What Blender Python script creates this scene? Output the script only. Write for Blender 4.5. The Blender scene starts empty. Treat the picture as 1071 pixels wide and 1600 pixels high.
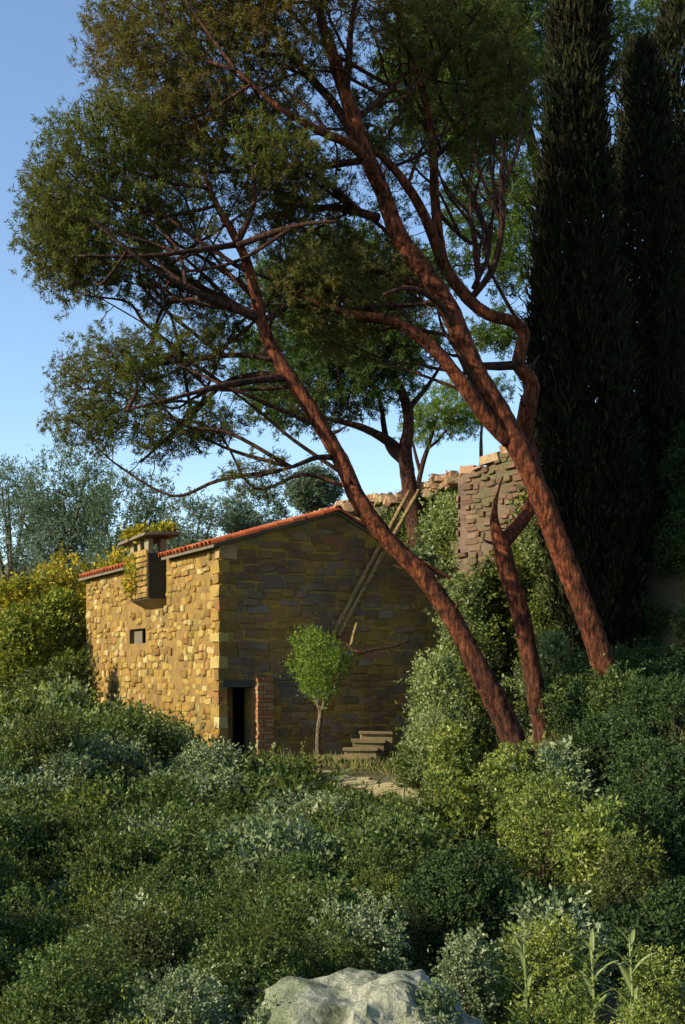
import bpy, math, random
import numpy as np
from mathutils import Vector, noise as mnoise

# ------------------------------------------------------------------ camera, sky, sun, exposure
SC = bpy.context.scene
COL = SC.collection
F, CX, HY, CZ = 1800.0, 535.5, 1050.0, 1.6          # focal length / principal point of the photograph (1071x1600), eye height

cd = bpy.data.cameras.new('camera')
cam = bpy.data.objects.new('camera', cd); COL.objects.link(cam)
cam.location = (0, 0, CZ); cam.rotation_euler = (math.radians(90), 0, 0)
cd.sensor_fit = 'VERTICAL'; cd.sensor_height = 24.0; cd.sensor_width = 24.0
cd.lens = F / 1600.0 * 24.0
cd.shift_y = (HY - 800.0) / 1600.0
cd.clip_end = 3000.0
SC.camera = cam

SUN_AZ = np.array([-1.0, -0.42]); SUN_AZ /= np.linalg.norm(SUN_AZ)
SUN_EL = math.radians(24)
w = bpy.data.worlds.new('World'); SC.world = w; w.use_nodes = True
nt = w.node_tree
sky = nt.nodes.new('ShaderNodeTexSky'); sky.sky_type = 'NISHITA'; sky.sun_disc = False
sky.sun_elevation = SUN_EL
sky.sun_rotation = math.atan2(SUN_AZ[0], SUN_AZ[1])
sky.air_density = 1.0; sky.dust_density = 0.3; sky.ozone_density = 2.4
bg = nt.nodes['Background']; bg.inputs[1].default_value = 0.125
nt.links.new(sky.outputs[0], bg.inputs[0])

sl = bpy.data.lights.new('sun', 'SUN'); sl.energy = 4.4; sl.angle = math.radians(0.5); sl.color = (1.0, 0.88, 0.66)
so = bpy.data.objects.new('sun', sl); COL.objects.link(so)
sd = Vector((SUN_AZ[0] * math.cos(SUN_EL), SUN_AZ[1] * math.cos(SUN_EL), math.sin(SUN_EL)))
so.rotation_euler = sd.to_track_quat('Z', 'Y').to_euler(); so.location = (-20, -10, 30)

SC.view_settings.view_transform = 'Standard'; SC.view_settings.look = 'None'
SC.view_settings.gamma = 1.0; SC.view_settings.use_curve_mapping = False
SC.view_settings.exposure = 1.0
SC.render.engine = 'CYCLES'
SC.cycles.max_bounces = 6; SC.cycles.diffuse_bounces = 3; SC.cycles.transparent_max_bounces = 4

# ------------------------------------------------------------------ helpers
RS = np.random.RandomState(7)
random.seed(7)
def P(px, py, Y): return np.array([(px - CX) / F * Y, Y, CZ - (py - HY) / F * Y])
def ss(a, b, t):
    t = np.clip((t - a) / (b - a), 0, 1); return t * t * (3 - 2 * t)
def unit(v): return v / np.maximum(np.linalg.norm(v, axis=-1, keepdims=True), 1e-9)

def mesh_np(name, V, faces, smooth=False):
    """V (n,3); faces (m,k) int array with constant k, or a list of faces"""
    me = bpy.data.meshes.new(name)
    V = np.asarray(V, dtype=np.float32)
    if isinstance(faces, np.ndarray):
        m, k = faces.shape
        me.vertices.add(len(V)); me.vertices.foreach_set('co', V.ravel())
        me.loops.add(m * k); me.loops.foreach_set('vertex_index', faces.astype(np.int32).ravel())
        me.polygons.add(m)
        me.polygons.foreach_set('loop_start', np.arange(0, m * k, k, dtype=np.int32))
        if smooth: me.polygons.foreach_set('use_smooth', np.ones(m, dtype=bool))
        me.update(calc_edges=True)
    else:
        me.from_pydata([tuple(map(float, v)) for v in V], [], [tuple(map(int, f)) for f in faces])
        if smooth:
            for p in me.polygons: p.use_smooth = True
        me.update()
    return me

def link(name, me, mat=None, parent=None, kind=None):
    o = bpy.data.objects.new(name, me); COL.objects.link(o)
    if mat is not None and not me.materials: me.materials.append(mat)
    elif mat is not None and me.materials[0] != mat:
        o.material_slots[0].link = 'OBJECT'; o.material_slots[0].material = mat
    if parent is not None: o.parent = parent
    if kind: o['kind'] = kind
    return o
def tag(o, label, cat, group=None):
    o['label'] = label; o['category'] = cat
    if group: o['group'] = group
    return o
def thing(name, label, cat, loc=(0, 0, 0), rz=0.0, group=None):
    o = bpy.data.objects.new(name, None); COL.objects.link(o)
    o.location = tuple(map(float, loc)); o.rotation_euler = (0, 0, rz); o.empty_display_size = 0.3
    return tag(o, label, cat, group)

class MB:
    """collects simple solids into one mesh"""
    def __init__(s): s.V = []; s.Fc = []
    def add(s, V, Fc):
        b = len(s.V); s.V += [tuple(map(float, v)) for v in V]; s.Fc += [tuple(b + i for i in f) for f in Fc]; return s
    def box(s, x0, x1, y0, y1, z0, z1, j=0.0):
        v = [(x, y, z) for z in (z0, z1) for y in (y0, y1) for x in (x0, x1)]
        v = [tuple(c + random.uniform(-j, j) for c in p) for p in v]
        return s.add(v, [(0, 2, 3, 1), (4, 5, 7, 6), (0, 1, 5, 4), (2, 6, 7, 3), (0, 4, 6, 2), (1, 3, 7, 5)])
    def prism(s, poly, y0, y1):     # polygon in (x, z), counter-clockwise seen from -y
        n = len(poly)
        v = [(x, y0, z) for x, z in poly] + [(x, y1, z) for x, z in poly]
        f = [tuple(range(n)), tuple(range(2 * n - 1, n - 1, -1))]
        f += [(i, n + i, n + (i + 1) % n, (i + 1) % n) for i in range(n)]
        return s.add(v, f)
    def mesh(s, name, smooth=False): return mesh_np(name, np.array(s.V), list(s.Fc), smooth)

def catmull(pts, rad, sub=6):
    pts = np.asarray(pts, float); rad = np.asarray(rad, float)
    p = np.vstack([2 * pts[0] - pts[1], pts, 2 * pts[-1] - pts[-2]])
    out, ro = [], []
    for i in range(1, len(p) - 2):
        for k in range(sub):
            t = k / sub
            a, b, c, d = p[i - 1], p[i], p[i + 1], p[i + 2]
            out.append(0.5 * (2 * b + (c - a) * t + (2 * a - 5 * b + 4 * c - d) * t * t + (3 * b - a - 3 * c + d) * t ** 3))
            ro.append(rad[i - 1] * (1 - t) + rad[i] * t)
    out.append(pts[-1]); ro.append(rad[-1])
    return np.array(out), np.array(ro)

def tube(pts, rad, sides=12, rough=0.06, seed=0, cap=True):
    """swept tube with an uneven bark outline -> V, faces"""
    n = len(pts); V = []; Fc = []
    T = unit(np.gradient(pts, axis=0))
    up = np.array([0.3, 1, 0.1]); N = unit(np.cross(T[0], up)); 
    for i in range(n):
        N = unit(N - T[i] * np.dot(N, T[i])); B = np.cross(T[i], N)
        for k in range(sides):
            a = 2 * math.pi * k / sides
            d = N * math.cos(a) + B * math.sin(a)
            q = pts[i] + d * rad[i]
            nz = mnoise.noise(Vector(q * 2.2) + Vector((seed, 0, 0))) + 0.6 * mnoise.noise(Vector(q * 7.0) + Vector((seed, 3, 0))) + (0.7 * mnoise.noise(Vector((q[0] * 22, q[1] * 22, q[2] * 9)) + Vector((seed, 7, 0))) if sides > 20 else 0)
            V.append(pts[i] + d * rad[i] * (1 + rough * 2 * nz))
    for i in range(n - 1):
        for k in range(sides):
            a, b = i * sides + k, i * sides + (k + 1) % sides
            Fc.append((a, b, b + sides, a + sides))
    if cap:
        Fc.append(tuple(range(sides - 1, -1, -1))); Fc.append(tuple(range((n - 1) * sides, n * sides)))
    return np.array(V), Fc

# ------------------------------------------------------------------ materials
def nodemat(name):
    m = bpy.data.materials.new(name); m.use_nodes = True
    n = m.node_tree; b = n.nodes['Principled BSDF']
    return m, n, b
def ramp(n, stops):
    r = n.nodes.new('ShaderNodeValToRGB'); e = r.color_ramp.elements
    while len(e) < len(stops): e.new(0.5)
    for x, (p, c) in zip(e, stops): x.position = p; x.color = (*c, 1)
    return r
def noise_tex(n, scale, detail=4, rough=0.6, co=None):
    t = n.nodes.new('ShaderNodeTexNoise'); t.inputs['Scale'].default_value = scale
    t.inputs['Detail'].default_value = detail; t.inputs['Roughness'].default_value = rough
    if co is not None: n.links.new(co, t.inputs['Vector'])
    return t
def mix(n, a, b, fac, mode='MIX'):
    x = n.nodes.new('ShaderNodeMix'); x.data_type = 'RGBA'; x.blend_type = mode
    for sock, v in ((x.inputs[0], fac), (x.inputs[6], a), (x.inputs[7], b)):
        if hasattr(v, 'is_output'): n.links.new(v, sock)
        elif isinstance(v, tuple): sock.default_value = (*v, 1)
        else: sock.default_value = v
    return x.outputs[2]
def math_node(n, op, a, b):
    x = n.nodes.new('ShaderNodeMath'); x.operation = op
    for s, v in ((x.inputs[0], a), (x.inputs[1], b)):
        if hasattr(v, 'is_output'): n.links.new(v, s)
        else: s.default_value = v
    return x.outputs[0]
def bump(n, b, h, strength, dist=0.02):
    x = n.nodes.new('ShaderNodeBump'); x.inputs['Strength'].default_value = strength; x.inputs['Distance'].default_value = dist
    n.links.new(h, x.inputs['Height']); n.links.new(x.outputs[0], b.inputs['Normal'])

def foliage(name, stops, trans=0.35, patch=None, patch_scale=0.9, rough=0.6, spec=0.12):
    """leaf material: every leaf its own tint, broad patches of another tint, light through the blade"""
    m, n, b = nodemat(name)
    g = n.nodes.new('ShaderNodeNewGeometry'); oi = n.nodes.new('ShaderNodeObjectInfo')
    r = ramp(n, stops); n.links.new(g.outputs['Random Per Island'], r.inputs[0])
    c = r.outputs[0]
    if patch:
        t = noise_tex(n, patch_scale, 3, 0.55, g.outputs['Position'])
        rr = ramp(n, [(0.42, (0, 0, 0)), (0.62, (1, 1, 1))]); n.links.new(t.outputs[0], rr.inputs[0])
        c = mix(n, c, patch, math_node(n, 'MULTIPLY', rr.outputs[0], 0.7))
    n.links.new(c, b.inputs['Base Color']); b.inputs['Roughness'].default_value = rough
    b.inputs['Specular IOR Level'].default_value = spec
    tr = n.nodes.new('ShaderNodeBsdfTranslucent')
    n.links.new(mix(n, c, (1.0, 1.0, 0.45), 0.9, 'MULTIPLY'), tr.inputs[0])
    ms = n.nodes.new('ShaderNodeMixShader'); ms.inputs[0].default_value = trans
    n.links.new(b.outputs[0], ms.inputs[1]); n.links.new(tr.outputs[0], ms.inputs[2])
    n.links.new(ms.outputs[0], n.nodes['Material Output'].inputs[0])
    return m

def bark(name, hi, mid, lo, scale=14.0):
    m, n, b = nodemat(name)
    g = n.nodes.new('ShaderNodeNewGeometry')
    mp = n.nodes.new('ShaderNodeMapping'); mp.inputs['Scale'].default_value = (1.0, 1.0, 0.28)
    n.links.new(g.outputs['Position'], mp.inputs[0])
    wv = noise_tex(n, 3.5, 5, 0.7, mp.outputs[0])
    co = mix(n, mp.outputs[0], wv.outputs[1], 0.22)
    cell = n.nodes.new('ShaderNodeTexVoronoi'); cell.inputs['Scale'].default_value = scale * 1.6
    n.links.new(co, cell.inputs['Vector'])
    fine = noise_tex(n, scale * 2.2, 7, 0.75, mp.outputs[0])
    h = math_node(n, 'SUBTRACT', fine.outputs[0], math_node(n, 'MULTIPLY', cell.outputs['Distance'], 0.45))
    fis = ramp(n, [(0.10, (0.16, 0.14, 0.14)), (0.27, (0.62, 0.58, 0.56)), (0.42, (1.2, 1.12, 1.05))]); n.links.new(h, fis.inputs[0])
    big = noise_tex(n, 2.6, 7, 0.8, g.outputs['Position'])
    pl = ramp(n, [(0.34, lo), (0.5, mid), (0.64, hi)]); n.links.new(big.outputs[0], pl.inputs[0])
    bw = n.nodes.new('ShaderNodeRGBToBW'); n.links.new(cell.outputs['Color'], bw.inputs[0])
    c = mix(n, pl.outputs[0], mid, math_node(n, 'MULTIPLY', bw.outputs[0], 0.6))
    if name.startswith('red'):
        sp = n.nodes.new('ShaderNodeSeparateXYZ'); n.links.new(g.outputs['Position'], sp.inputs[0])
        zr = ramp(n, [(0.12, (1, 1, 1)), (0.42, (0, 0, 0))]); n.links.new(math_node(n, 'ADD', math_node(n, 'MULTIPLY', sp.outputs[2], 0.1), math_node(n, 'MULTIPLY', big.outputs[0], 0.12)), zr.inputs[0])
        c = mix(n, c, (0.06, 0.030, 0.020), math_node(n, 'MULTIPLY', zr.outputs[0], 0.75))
    c = mix(n, c, fis.outputs[0], 1.0, 'MULTIPLY')
    n.links.new(c, b.inputs['Base Color']); b.inputs['Roughness'].default_value = 0.9
    b.inputs['Specular IOR Level'].default_value = 0.15
    bump(n, b, h, 1.0, 0.05)
    return m

def stone_mat(name, stops, blot, blot_scale=3.0, blot_amt=0.6, lichen=None, fine_scale=60):
    """stone: every piece its own tint, weathered blotches and a grainy face"""
    m, n, b = nodemat(name)
    g = n.nodes.new('ShaderNodeNewGeometry'); oi = n.nodes.new('ShaderNodeObjectInfo')
    rnd = math_node(n, 'FRACT', math_node(n, 'ADD', g.outputs['Random Per Island'], oi.outputs['Random']), 0.0)
    r = ramp(n, stops); n.links.new(rnd, r.inputs[0])
    t = noise_tex(n, blot_scale, 6, 0.7, g.outputs['Position'])
    rr = ramp(n, [(0.46, (0, 0, 0)), (0.66, (1, 1, 1))]); n.links.new(t.outputs[0], rr.inputs[0])
    c = mix(n, r.outputs[0], blot, math_node(n, 'MULTIPLY', rr.outputs[0], blot_amt))
    if lichen:
        t2 = noise_tex(n, 1.1, 7, 0.75, g.outputs['Position'])
        r2 = ramp(n, [(0.5, (0, 0, 0)), (0.6, (1, 1, 1))]); n.links.new(t2.outputs[0], r2.inputs[0])
        c = mix(n, c, lichen, math_node(n, 'MULTIPLY', r2.outputs[0], 0.75))
    f = noise_tex(n, fine_scale, 5, 0.7, g.outputs['Position'])
    fr = ramp(n, [(0.3, (0.55, 0.55, 0.55)), (0.7, (1.2, 1.2, 1.2))]); n.links.new(f.outputs[0], fr.inputs[0])
    c = mix(n, c, fr.outputs[0], 0.8, 'MULTIPLY')
    n.links.new(c, b.inputs['Base Color']); b.inputs['Roughness'].default_value = 0.92
    b.inputs['Specular IOR Level'].default_value = 0.2
    f2 = noise_tex(n, 14, 6, 0.7, g.outputs['Position'])
    bump(n, b, math_node(n, 'ADD', f.outputs[0], f2.outputs[0]), 0.8, 0.03)
    return m

M = {}
M['pine_leaf'] = foliage('pine needles', [(0, (0.034, 0.055, 0.010)), (0.45, (0.082, 0.112, 0.020)), (0.8, (0.14, 0.16, 0.034)), (1, (0.20, 0.16, 0.05))], 0.45, (0.11, 0.10, 0.03), 0.8)
M['pine_brown'] = foliage('pine needles browning', [(0, (0.040, 0.050, 0.011)), (0.4, (0.092, 0.105, 0.022)), (0.75, (0.145, 0.14, 0.034)), (1, (0.19, 0.125, 0.045))], 0.45, (0.135, 0.09, 0.032), 0.6)
M['pine_green'] = foliage('fresh pine needles', [(0, (0.035, 0.07, 0.014)), (0.5, (0.075, 0.13, 0.022)), (1, (0.13, 0.18, 0.035))], 0.4, (0.05, 0.085, 0.03), 0.8)
M['bright_leaf'] = foliage('bright young leaves', [(0, (0.07, 0.13, 0.02)), (0.5, (0.14, 0.22, 0.03)), (1, (0.22, 0.28, 0.05))], 0.4)
M['haze_leaf'] = foliage('haze-tinted leaves', [(0, (0.085, 0.135, 0.10)), (0.5, (0.13, 0.185, 0.145)), (1, (0.19, 0.24, 0.19))], 0.3, (0.07, 0.11, 0.05), 0.4)  # pale bluish cast of distance haze is painted into the leaf colour
M['vine_leaf'] = foliage('yellowing vine leaves', [(0, (0.16, 0.17, 0.02)), (0.4, (0.36, 0.30, 0.03)), (0.75, (0.50, 0.40, 0.04)), (1, (0.46, 0.26, 0.05))], 0.35, (0.16, 0.20, 0.03), 1.0)
M['vine_green'] = foliage('green and yellow vine leaves', [(0, (0.07, 0.11, 0.015)), (0.5, (0.16, 0.20, 0.03)), (0.85, (0.28, 0.28, 0.04)), (1, (0.38, 0.32, 0.05))], 0.3, (0.09, 0.12, 0.03), 0.8)
M['ivy_leaf'] = foliage('ivy leaves', [(0, (0.045, 0.075, 0.014)), (0.5, (0.10, 0.135, 0.024)), (1, (0.22, 0.225, 0.045))], 0.25, (0.05, 0.06, 0.03), 1.0)
M['bramble_leaf'] = foliage('bramble leaves', [(0, (0.026, 0.055, 0.013)), (0.45, (0.07, 0.115, 0.028)), (0.8, (0.135, 0.185, 0.055)), (1, (0.27, 0.31, 0.14))], 0.35, (0.07, 0.085, 0.018), 0.8)
M['silver_leaf'] = foliage('silvery leaves', [(0, (0.08, 0.12, 0.045)), (0.5, (0.175, 0.22, 0.10)), (1, (0.36, 0.40, 0.25))], 0.25, (0.08, 0.12, 0.05), 1.4)
M['lime_leaf'] = foliage('yellow green leaves', [(0, (0.08, 0.12, 0.018)), (0.45, (0.19, 0.235, 0.04)), (0.8, (0.31, 0.33, 0.07)), (1, (0.42, 0.44, 0.22))], 0.35, (0.08, 0.13, 0.03), 1.5)
M['willow_leaf'] = foliage('pale feathery leaves', [(0, (0.12, 0.16, 0.04)), (0.5, (0.25, 0.30, 0.09)), (1, (0.42, 0.46, 0.28))], 0.4, (0.10, 0.16, 0.06), 1.2)
M['dark_leaf'] = foliage('dark leaves', [(0, (0.018, 0.036, 0.010)), (0.6, (0.040, 0.068, 0.020)), (1, (0.08, 0.115, 0.038))], 0.2)
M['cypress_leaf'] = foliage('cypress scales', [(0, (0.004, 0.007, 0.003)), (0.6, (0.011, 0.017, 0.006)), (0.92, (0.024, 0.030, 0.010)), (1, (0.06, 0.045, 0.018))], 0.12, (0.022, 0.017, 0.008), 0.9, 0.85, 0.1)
M['grass'] = foliage('dry grass', [(0, (0.07, 0.09, 0.02)), (0.5, (0.17, 0.17, 0.05)), (1, (0.32, 0.27, 0.10))], 0.35)
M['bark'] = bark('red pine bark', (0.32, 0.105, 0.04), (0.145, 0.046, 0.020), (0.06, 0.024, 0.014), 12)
M['bark_dark'] = bark('dark pine bark', (0.16, 0.07, 0.04), (0.085, 0.042, 0.028), (0.035, 0.022, 0.016), 20)
M['bark_grey'] = bark('pale grey bark', (0.34, 0.28, 0.18), (0.22, 0.18, 0.11), (0.10, 0.08, 0.05), 30)
M['wood'] = bark('weathered pole wood', (0.66, 0.50, 0.24), (0.52, 0.38, 0.17), (0.30, 0.21, 0.10), 35)
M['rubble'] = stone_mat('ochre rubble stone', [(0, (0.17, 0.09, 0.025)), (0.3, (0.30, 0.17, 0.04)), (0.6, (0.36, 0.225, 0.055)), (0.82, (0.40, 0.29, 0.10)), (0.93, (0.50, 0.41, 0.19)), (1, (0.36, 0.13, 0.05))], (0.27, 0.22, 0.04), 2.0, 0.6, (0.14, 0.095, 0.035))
M['mortar'] = stone_mat('crumbling earth mortar', [(0, (0.25, 0.155, 0.045)), (1, (0.25, 0.155, 0.045))], (0.12, 0.08, 0.035), 2.0, 0.7)
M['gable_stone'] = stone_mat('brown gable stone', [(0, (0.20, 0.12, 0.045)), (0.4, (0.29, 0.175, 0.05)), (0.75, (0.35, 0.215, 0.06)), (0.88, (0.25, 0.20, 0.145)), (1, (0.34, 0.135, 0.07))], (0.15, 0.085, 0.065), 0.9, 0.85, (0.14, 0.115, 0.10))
M['plaster'] = stone_mat('flaking ochre plaster', [(0, (0.40, 0.25, 0.05)), (1, (0.40, 0.25, 0.05))], (0.13, 0.085, 0.035), 1.5, 0.85, (0.20, 0.16, 0.10), 30)
M['brick'] = stone_mat('old red brick', [(0, (0.32, 0.12, 0.05)), (0.5, (0.42, 0.18, 0.08)), (1, (0.40, 0.26, 0.12))], (0.22, 0.14, 0.07), 5, 0.5)
M['tile'] = stone_mat('terracotta tile', [(0, (0.42, 0.085, 0.03)), (0.5, (0.55, 0.13, 0.045)), (0.85, (0.62, 0.20, 0.08)), (1, (0.48, 0.28, 0.15))], (0.32, 0.10, 0.05), 4, 0.5)
M['step'] = stone_mat('step stone', [(0, (0.20, 0.15, 0.07)), (1, (0.28, 0.21, 0.10))], (0.13, 0.12, 0.08), 3, 0.6)
M['slab'] = stone_mat('dark slate slab', [(0, (0.14, 0.12, 0.08)), (1, (0.18, 0.15, 0.10))], (0.09, 0.09, 0.07), 3, 0.6)
M['grey_stone'] = stone_mat('grey chimney stone', [(0, (0.26, 0.23, 0.15)), (0.5, (0.32, 0.27, 0.16)), (1, (0.38, 0.22, 0.11))], (0.20, 0.17, 0.09), 3, 0.5)
M['rim_stone'] = stone_mat('pinkish limestone', [(0, (0.30, 0.16, 0.09)), (0.5, (0.42, 0.25, 0.15)), (1, (0.44, 0.36, 0.19))], (0.16, 0.13, 0.07), 3, 0.8)
M['cliff'] = stone_mat('brown bare rock', [(0, (0.16, 0.11, 0.075)), (1, (0.16, 0.11, 0.075))], (0.06, 0.045, 0.035), 1.8, 0.85, (0.10, 0.105, 0.05), 25)
M['painted_shade'] = stone_mat('stone with painted shade', [(0, (0.05, 0.045, 0.03)), (1, (0.075, 0.065, 0.045))], (0.03, 0.03, 0.022), 3, 0.6)  # near-black tone paints in the shade on the chimney's side
M['ruin_stone'] = stone_mat('brown ruin stone', [(0, (0.12, 0.068, 0.042)), (0.5, (0.18, 0.105, 0.065)), (0.85, (0.23, 0.14, 0.085)), (1, (0.22, 0.17, 0.10))], (0.09, 0.07, 0.045), 1.6, 0.8, (0.12, 0.11, 0.05))
M['boulder'] = stone_mat('pale lichened limestone', [(0, (0.36, 0.36, 0.27)), (1, (0.36, 0.36, 0.27))], (0.06, 0.07, 0.035), 6.0, 0.95, (0.15, 0.18, 0.085), 60)
M['dark_wood'] = stone_mat('blackened wood', [(0, (0.05, 0.045, 0.04)), (1, (0.08, 0.075, 0.065))], (0.03, 0.03, 0.025), 5, 0.5)

def ground_mat():
    m, n, b = nodemat('earth with moss and litter')
    g = n.nodes.new('ShaderNodeNewGeometry')
    a = noise_tex(n, 0.7, 6, 0.65, g.outputs['Position'])
    r = ramp(n, [(0.3, (0.05, 0.06, 0.02)), (0.5, (0.09, 0.085, 0.03)), (0.7, (0.15, 0.12, 0.055))]); n.links.new(a.outputs[0], r.inputs[0])
    f = noise_tex(n, 22, 5, 0.7, g.outputs['Position'])
    fr = ramp(n, [(0.3, (0.4, 0.4, 0.4)), (0.7, (1.3, 1.3, 1.3))]); n.links.new(f.outputs[0], fr.inputs[0])
    n.links.new(mix(n, r.outputs[0], fr.outputs[0], 1.0, 'MULTIPLY'), b.inputs['Base Color'])
    b.inputs['Roughness'].default_value = 0.95; bump(n, b, f.outputs[0], 0.9, 0.06)
    return m
M['ground'] = ground_mat()
M['path'] = stone_mat('trodden pale earth', [(0, (0.42, 0.35, 0.18)), (1, (0.42, 0.35, 0.18))], (0.24, 0.20, 0.08), 2.5, 0.7)

# ------------------------------------------------------------------ ground
UX, UY = 0.879, 0.477                       # direction of the gable wall on plan
HX, HYY = -2.49, 23.6                       # near corner of the house
def gz(x, y):
    x = np.asarray(x, float); y = np.asarray(y, float)
    z = -1.45 + 1.25 * ss(13.5, 22.0, y)
    z = z + 1.3 * (1 - ss(1.0, 5.0, y))                                   # the bank the camera stands on
    z = z + 0.75 * np.exp(-(((x - 0.15) / 1.0) ** 2 + ((y - 6.1) / 1.2) ** 2))    # mound under the boulder
    z = z + 0.5 * ss(1.2, 3.0, x) * (1 - ss(9, 13, y))
    bank = 1.75 * ss(1.2, 5.5, x) * ss(11, 18, y)
    s = (x - 2.22) * UX + (y - 26.2) * UY
    hill = 7.1 * ss(0.5, 4.0, s) * ss(19, 25, y + 0.3 * x) + 0.03 * np.clip(s - 4, 0, 60)
    hill = hill * (0.35 + 0.65 * ss(-4.5, 0.0, x))
    z = z + np.maximum(bank, hill)
    z = z + 3.2 * ss(34, 40, y) * (1 - ss(-5, 1, x)) + 0.09 * np.clip(y - 40, 0, 80)
    z = z + 0.07 * np.sin(1.7 * x + 0.6 * y) * np.cos(1.3 * y - 0.5 * x) * ss(0, 3, y)
    return z
def axis(*segs): return np.unique(np.concatenate([np.arange(a, b, st) for a, b, st in segs]))
gx = axis((-500, -60, 40), (-60, -14, 3), (-14, 14, 0.25), (14, 60, 3), (60, 501, 40))
gy = axis((-300, -20, 40), (-20, 0, 3), (0, 44, 0.25), (44, 120, 4), (120, 700, 60))
X, Y = np.meshgrid(gx, gy)
V = np.stack([X, Y, gz(X, Y)], -1).reshape(-1, 3)
nx, ny = len(gx), len(gy)
ii = (np.arange(ny - 1)[:, None] * nx + np.arange(nx - 1)[None]).ravel()
g = link('ground', mesh_np('ground', V, np.stack([ii, ii + 1, ii + nx + 1, ii + nx], 1), True), M['ground'], kind='structure')

# trodden strip before the steps
pv, pf = [], []
cl = [P(470, 1205, 21.0)[:2], P(545, 1215, 20.3)[:2], P(600, 1235, 19.6)[:2], P(660, 1245, 19.2)[:2], P(740, 1250, 18.8)[:2]]
cl, _ = catmull([(a, b, 0) for a, b in cl], [1] * 5, 8)
for i, c in enumerate(cl):
    t = cl[min(i + 1, len(cl) - 1)] - cl[max(i - 1, 0)]; nrm = unit(np.array([-t[1], t[0], 0]))
    wd = 0.26 + 0.08 * math.sin(i * 0.9) + 0.08 * math.sin(i * 2.3)
    for k in range(5):
        q = c + nrm * wd * (k / 2 - 1); pv.append((q[0], q[1], float(gz(q[0], q[1])) + 0.03))
for i in range(len(cl) - 1):
    for k in range(4): a = i * 5 + k; pf.append((a, a + 5, a + 6, a + 1))
link('path', mesh_np('path', np.array(pv), pf, True), M['path'], kind='structure')

# ------------------------------------------------------------------ house
ANG = math.atan2(UY, UX)
EL, ER, AP, AX, W, L, B0 = 4.196, 3.70, 5.01, 2.68, 5.36, 9.8, -0.9
house = thing('stone_house', 'old ochre stone house with red tiled roof edge and blank gable wall behind the thicket', 'house', (HX, HYY, 0), ANG)
DX0, DX1, DZ = 0.13, 0.72, 1.30            # low doorway by the corner
mb = MB()
mb.prism([(0, B0), (DX0, B0), (DX0, DZ), (0, DZ)], 0, 0.45)
mb.prism([(DX1, B0), (W, B0), (W, DZ), (DX1, DZ)], 0, 0.45)
mb.prism([(0, DZ), (W, DZ), (W, ER), (AX, AP), (0, EL)], 0, 0.45)
gable = link('gable_wall', mb.mesh('gable_wall'), M['plaster'], house)
WY0, WY1, WZ0, WZ1 = 4.72, 5.95, 2.30, 2.66  # small window in the side wall
mb = MB()
mb.box(0, 0.45, 0.45, WY0, B0, EL); mb.box(0, 0.45, WY1, L, B0, EL)
mb.box(0, 0.45, WY0, WY1, B0, WZ0); mb.box(0, 0.45, WY0, WY1, WZ1, EL)
side = link('side_wall', mb.mesh('side_wall'), M['mortar'], house)
mb = MB()
mb.box(W - 0.45, W, 0.45, L, B0, ER)
mb.prism([(0.45, B0), (W - 0.45, B0), (W - 0.45, ER), (AX, AP - 0.1), (0.45, EL)], L - 0.45, L)
link('rear_wall', mb.mesh('rear_wall'), M['mortar'], house)
link('floor', MB().box(0.45, W - 0.45, 0.45, L - 0.45, -0.5, -0.32).mesh('floor'), M['ground'], house)

def stone_shape(wd, ht, dp, rnd, cut=(0.3, 0.85), jit=(0.84, 1.06), k=0.72):
    """an irregular proud stone on the plane (a, b) with depth c outward: 8-sided, chamfered"""
    pts = []
    for sx, sy, first in ((1, 1, 0), (-1, 1, 1), (-1, -1, 0), (1, -1, 1)):
        a_ = (sx * rnd.uniform(*jit), sy * rnd.uniform(*cut)); b_ = (sx * rnd.uniform(*cut), sy * rnd.uniform(*jit))
        for p in ((b_, a_) if first else (a_, b_)): pts.append((p[0] * wd / 2, p[1] * ht / 2))
    V = [(x, y, -0.06) for x, y in pts]
    V += [(x, y, dp * rnd.uniform(0.25, 0.6)) for x, y in pts]
    V += [(x * k, y * k, dp * rnd.uniform(0.85, 1.1)) for x, y in pts]
    V.append((rnd.uniform(-.1, .1) * wd, rnd.uniform(-.1, .1) * ht, dp * rnd.uniform(0.95, 1.15)))
    Fc = []
    for a in range(8):
        b = (a + 1) % 8
        Fc += [(a, b, 8 + b, 8 + a), (8 + a, 8 + b, 16 + b, 16 + a), (16 + a, 16 + b, 24)]
    return V, Fc

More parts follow.
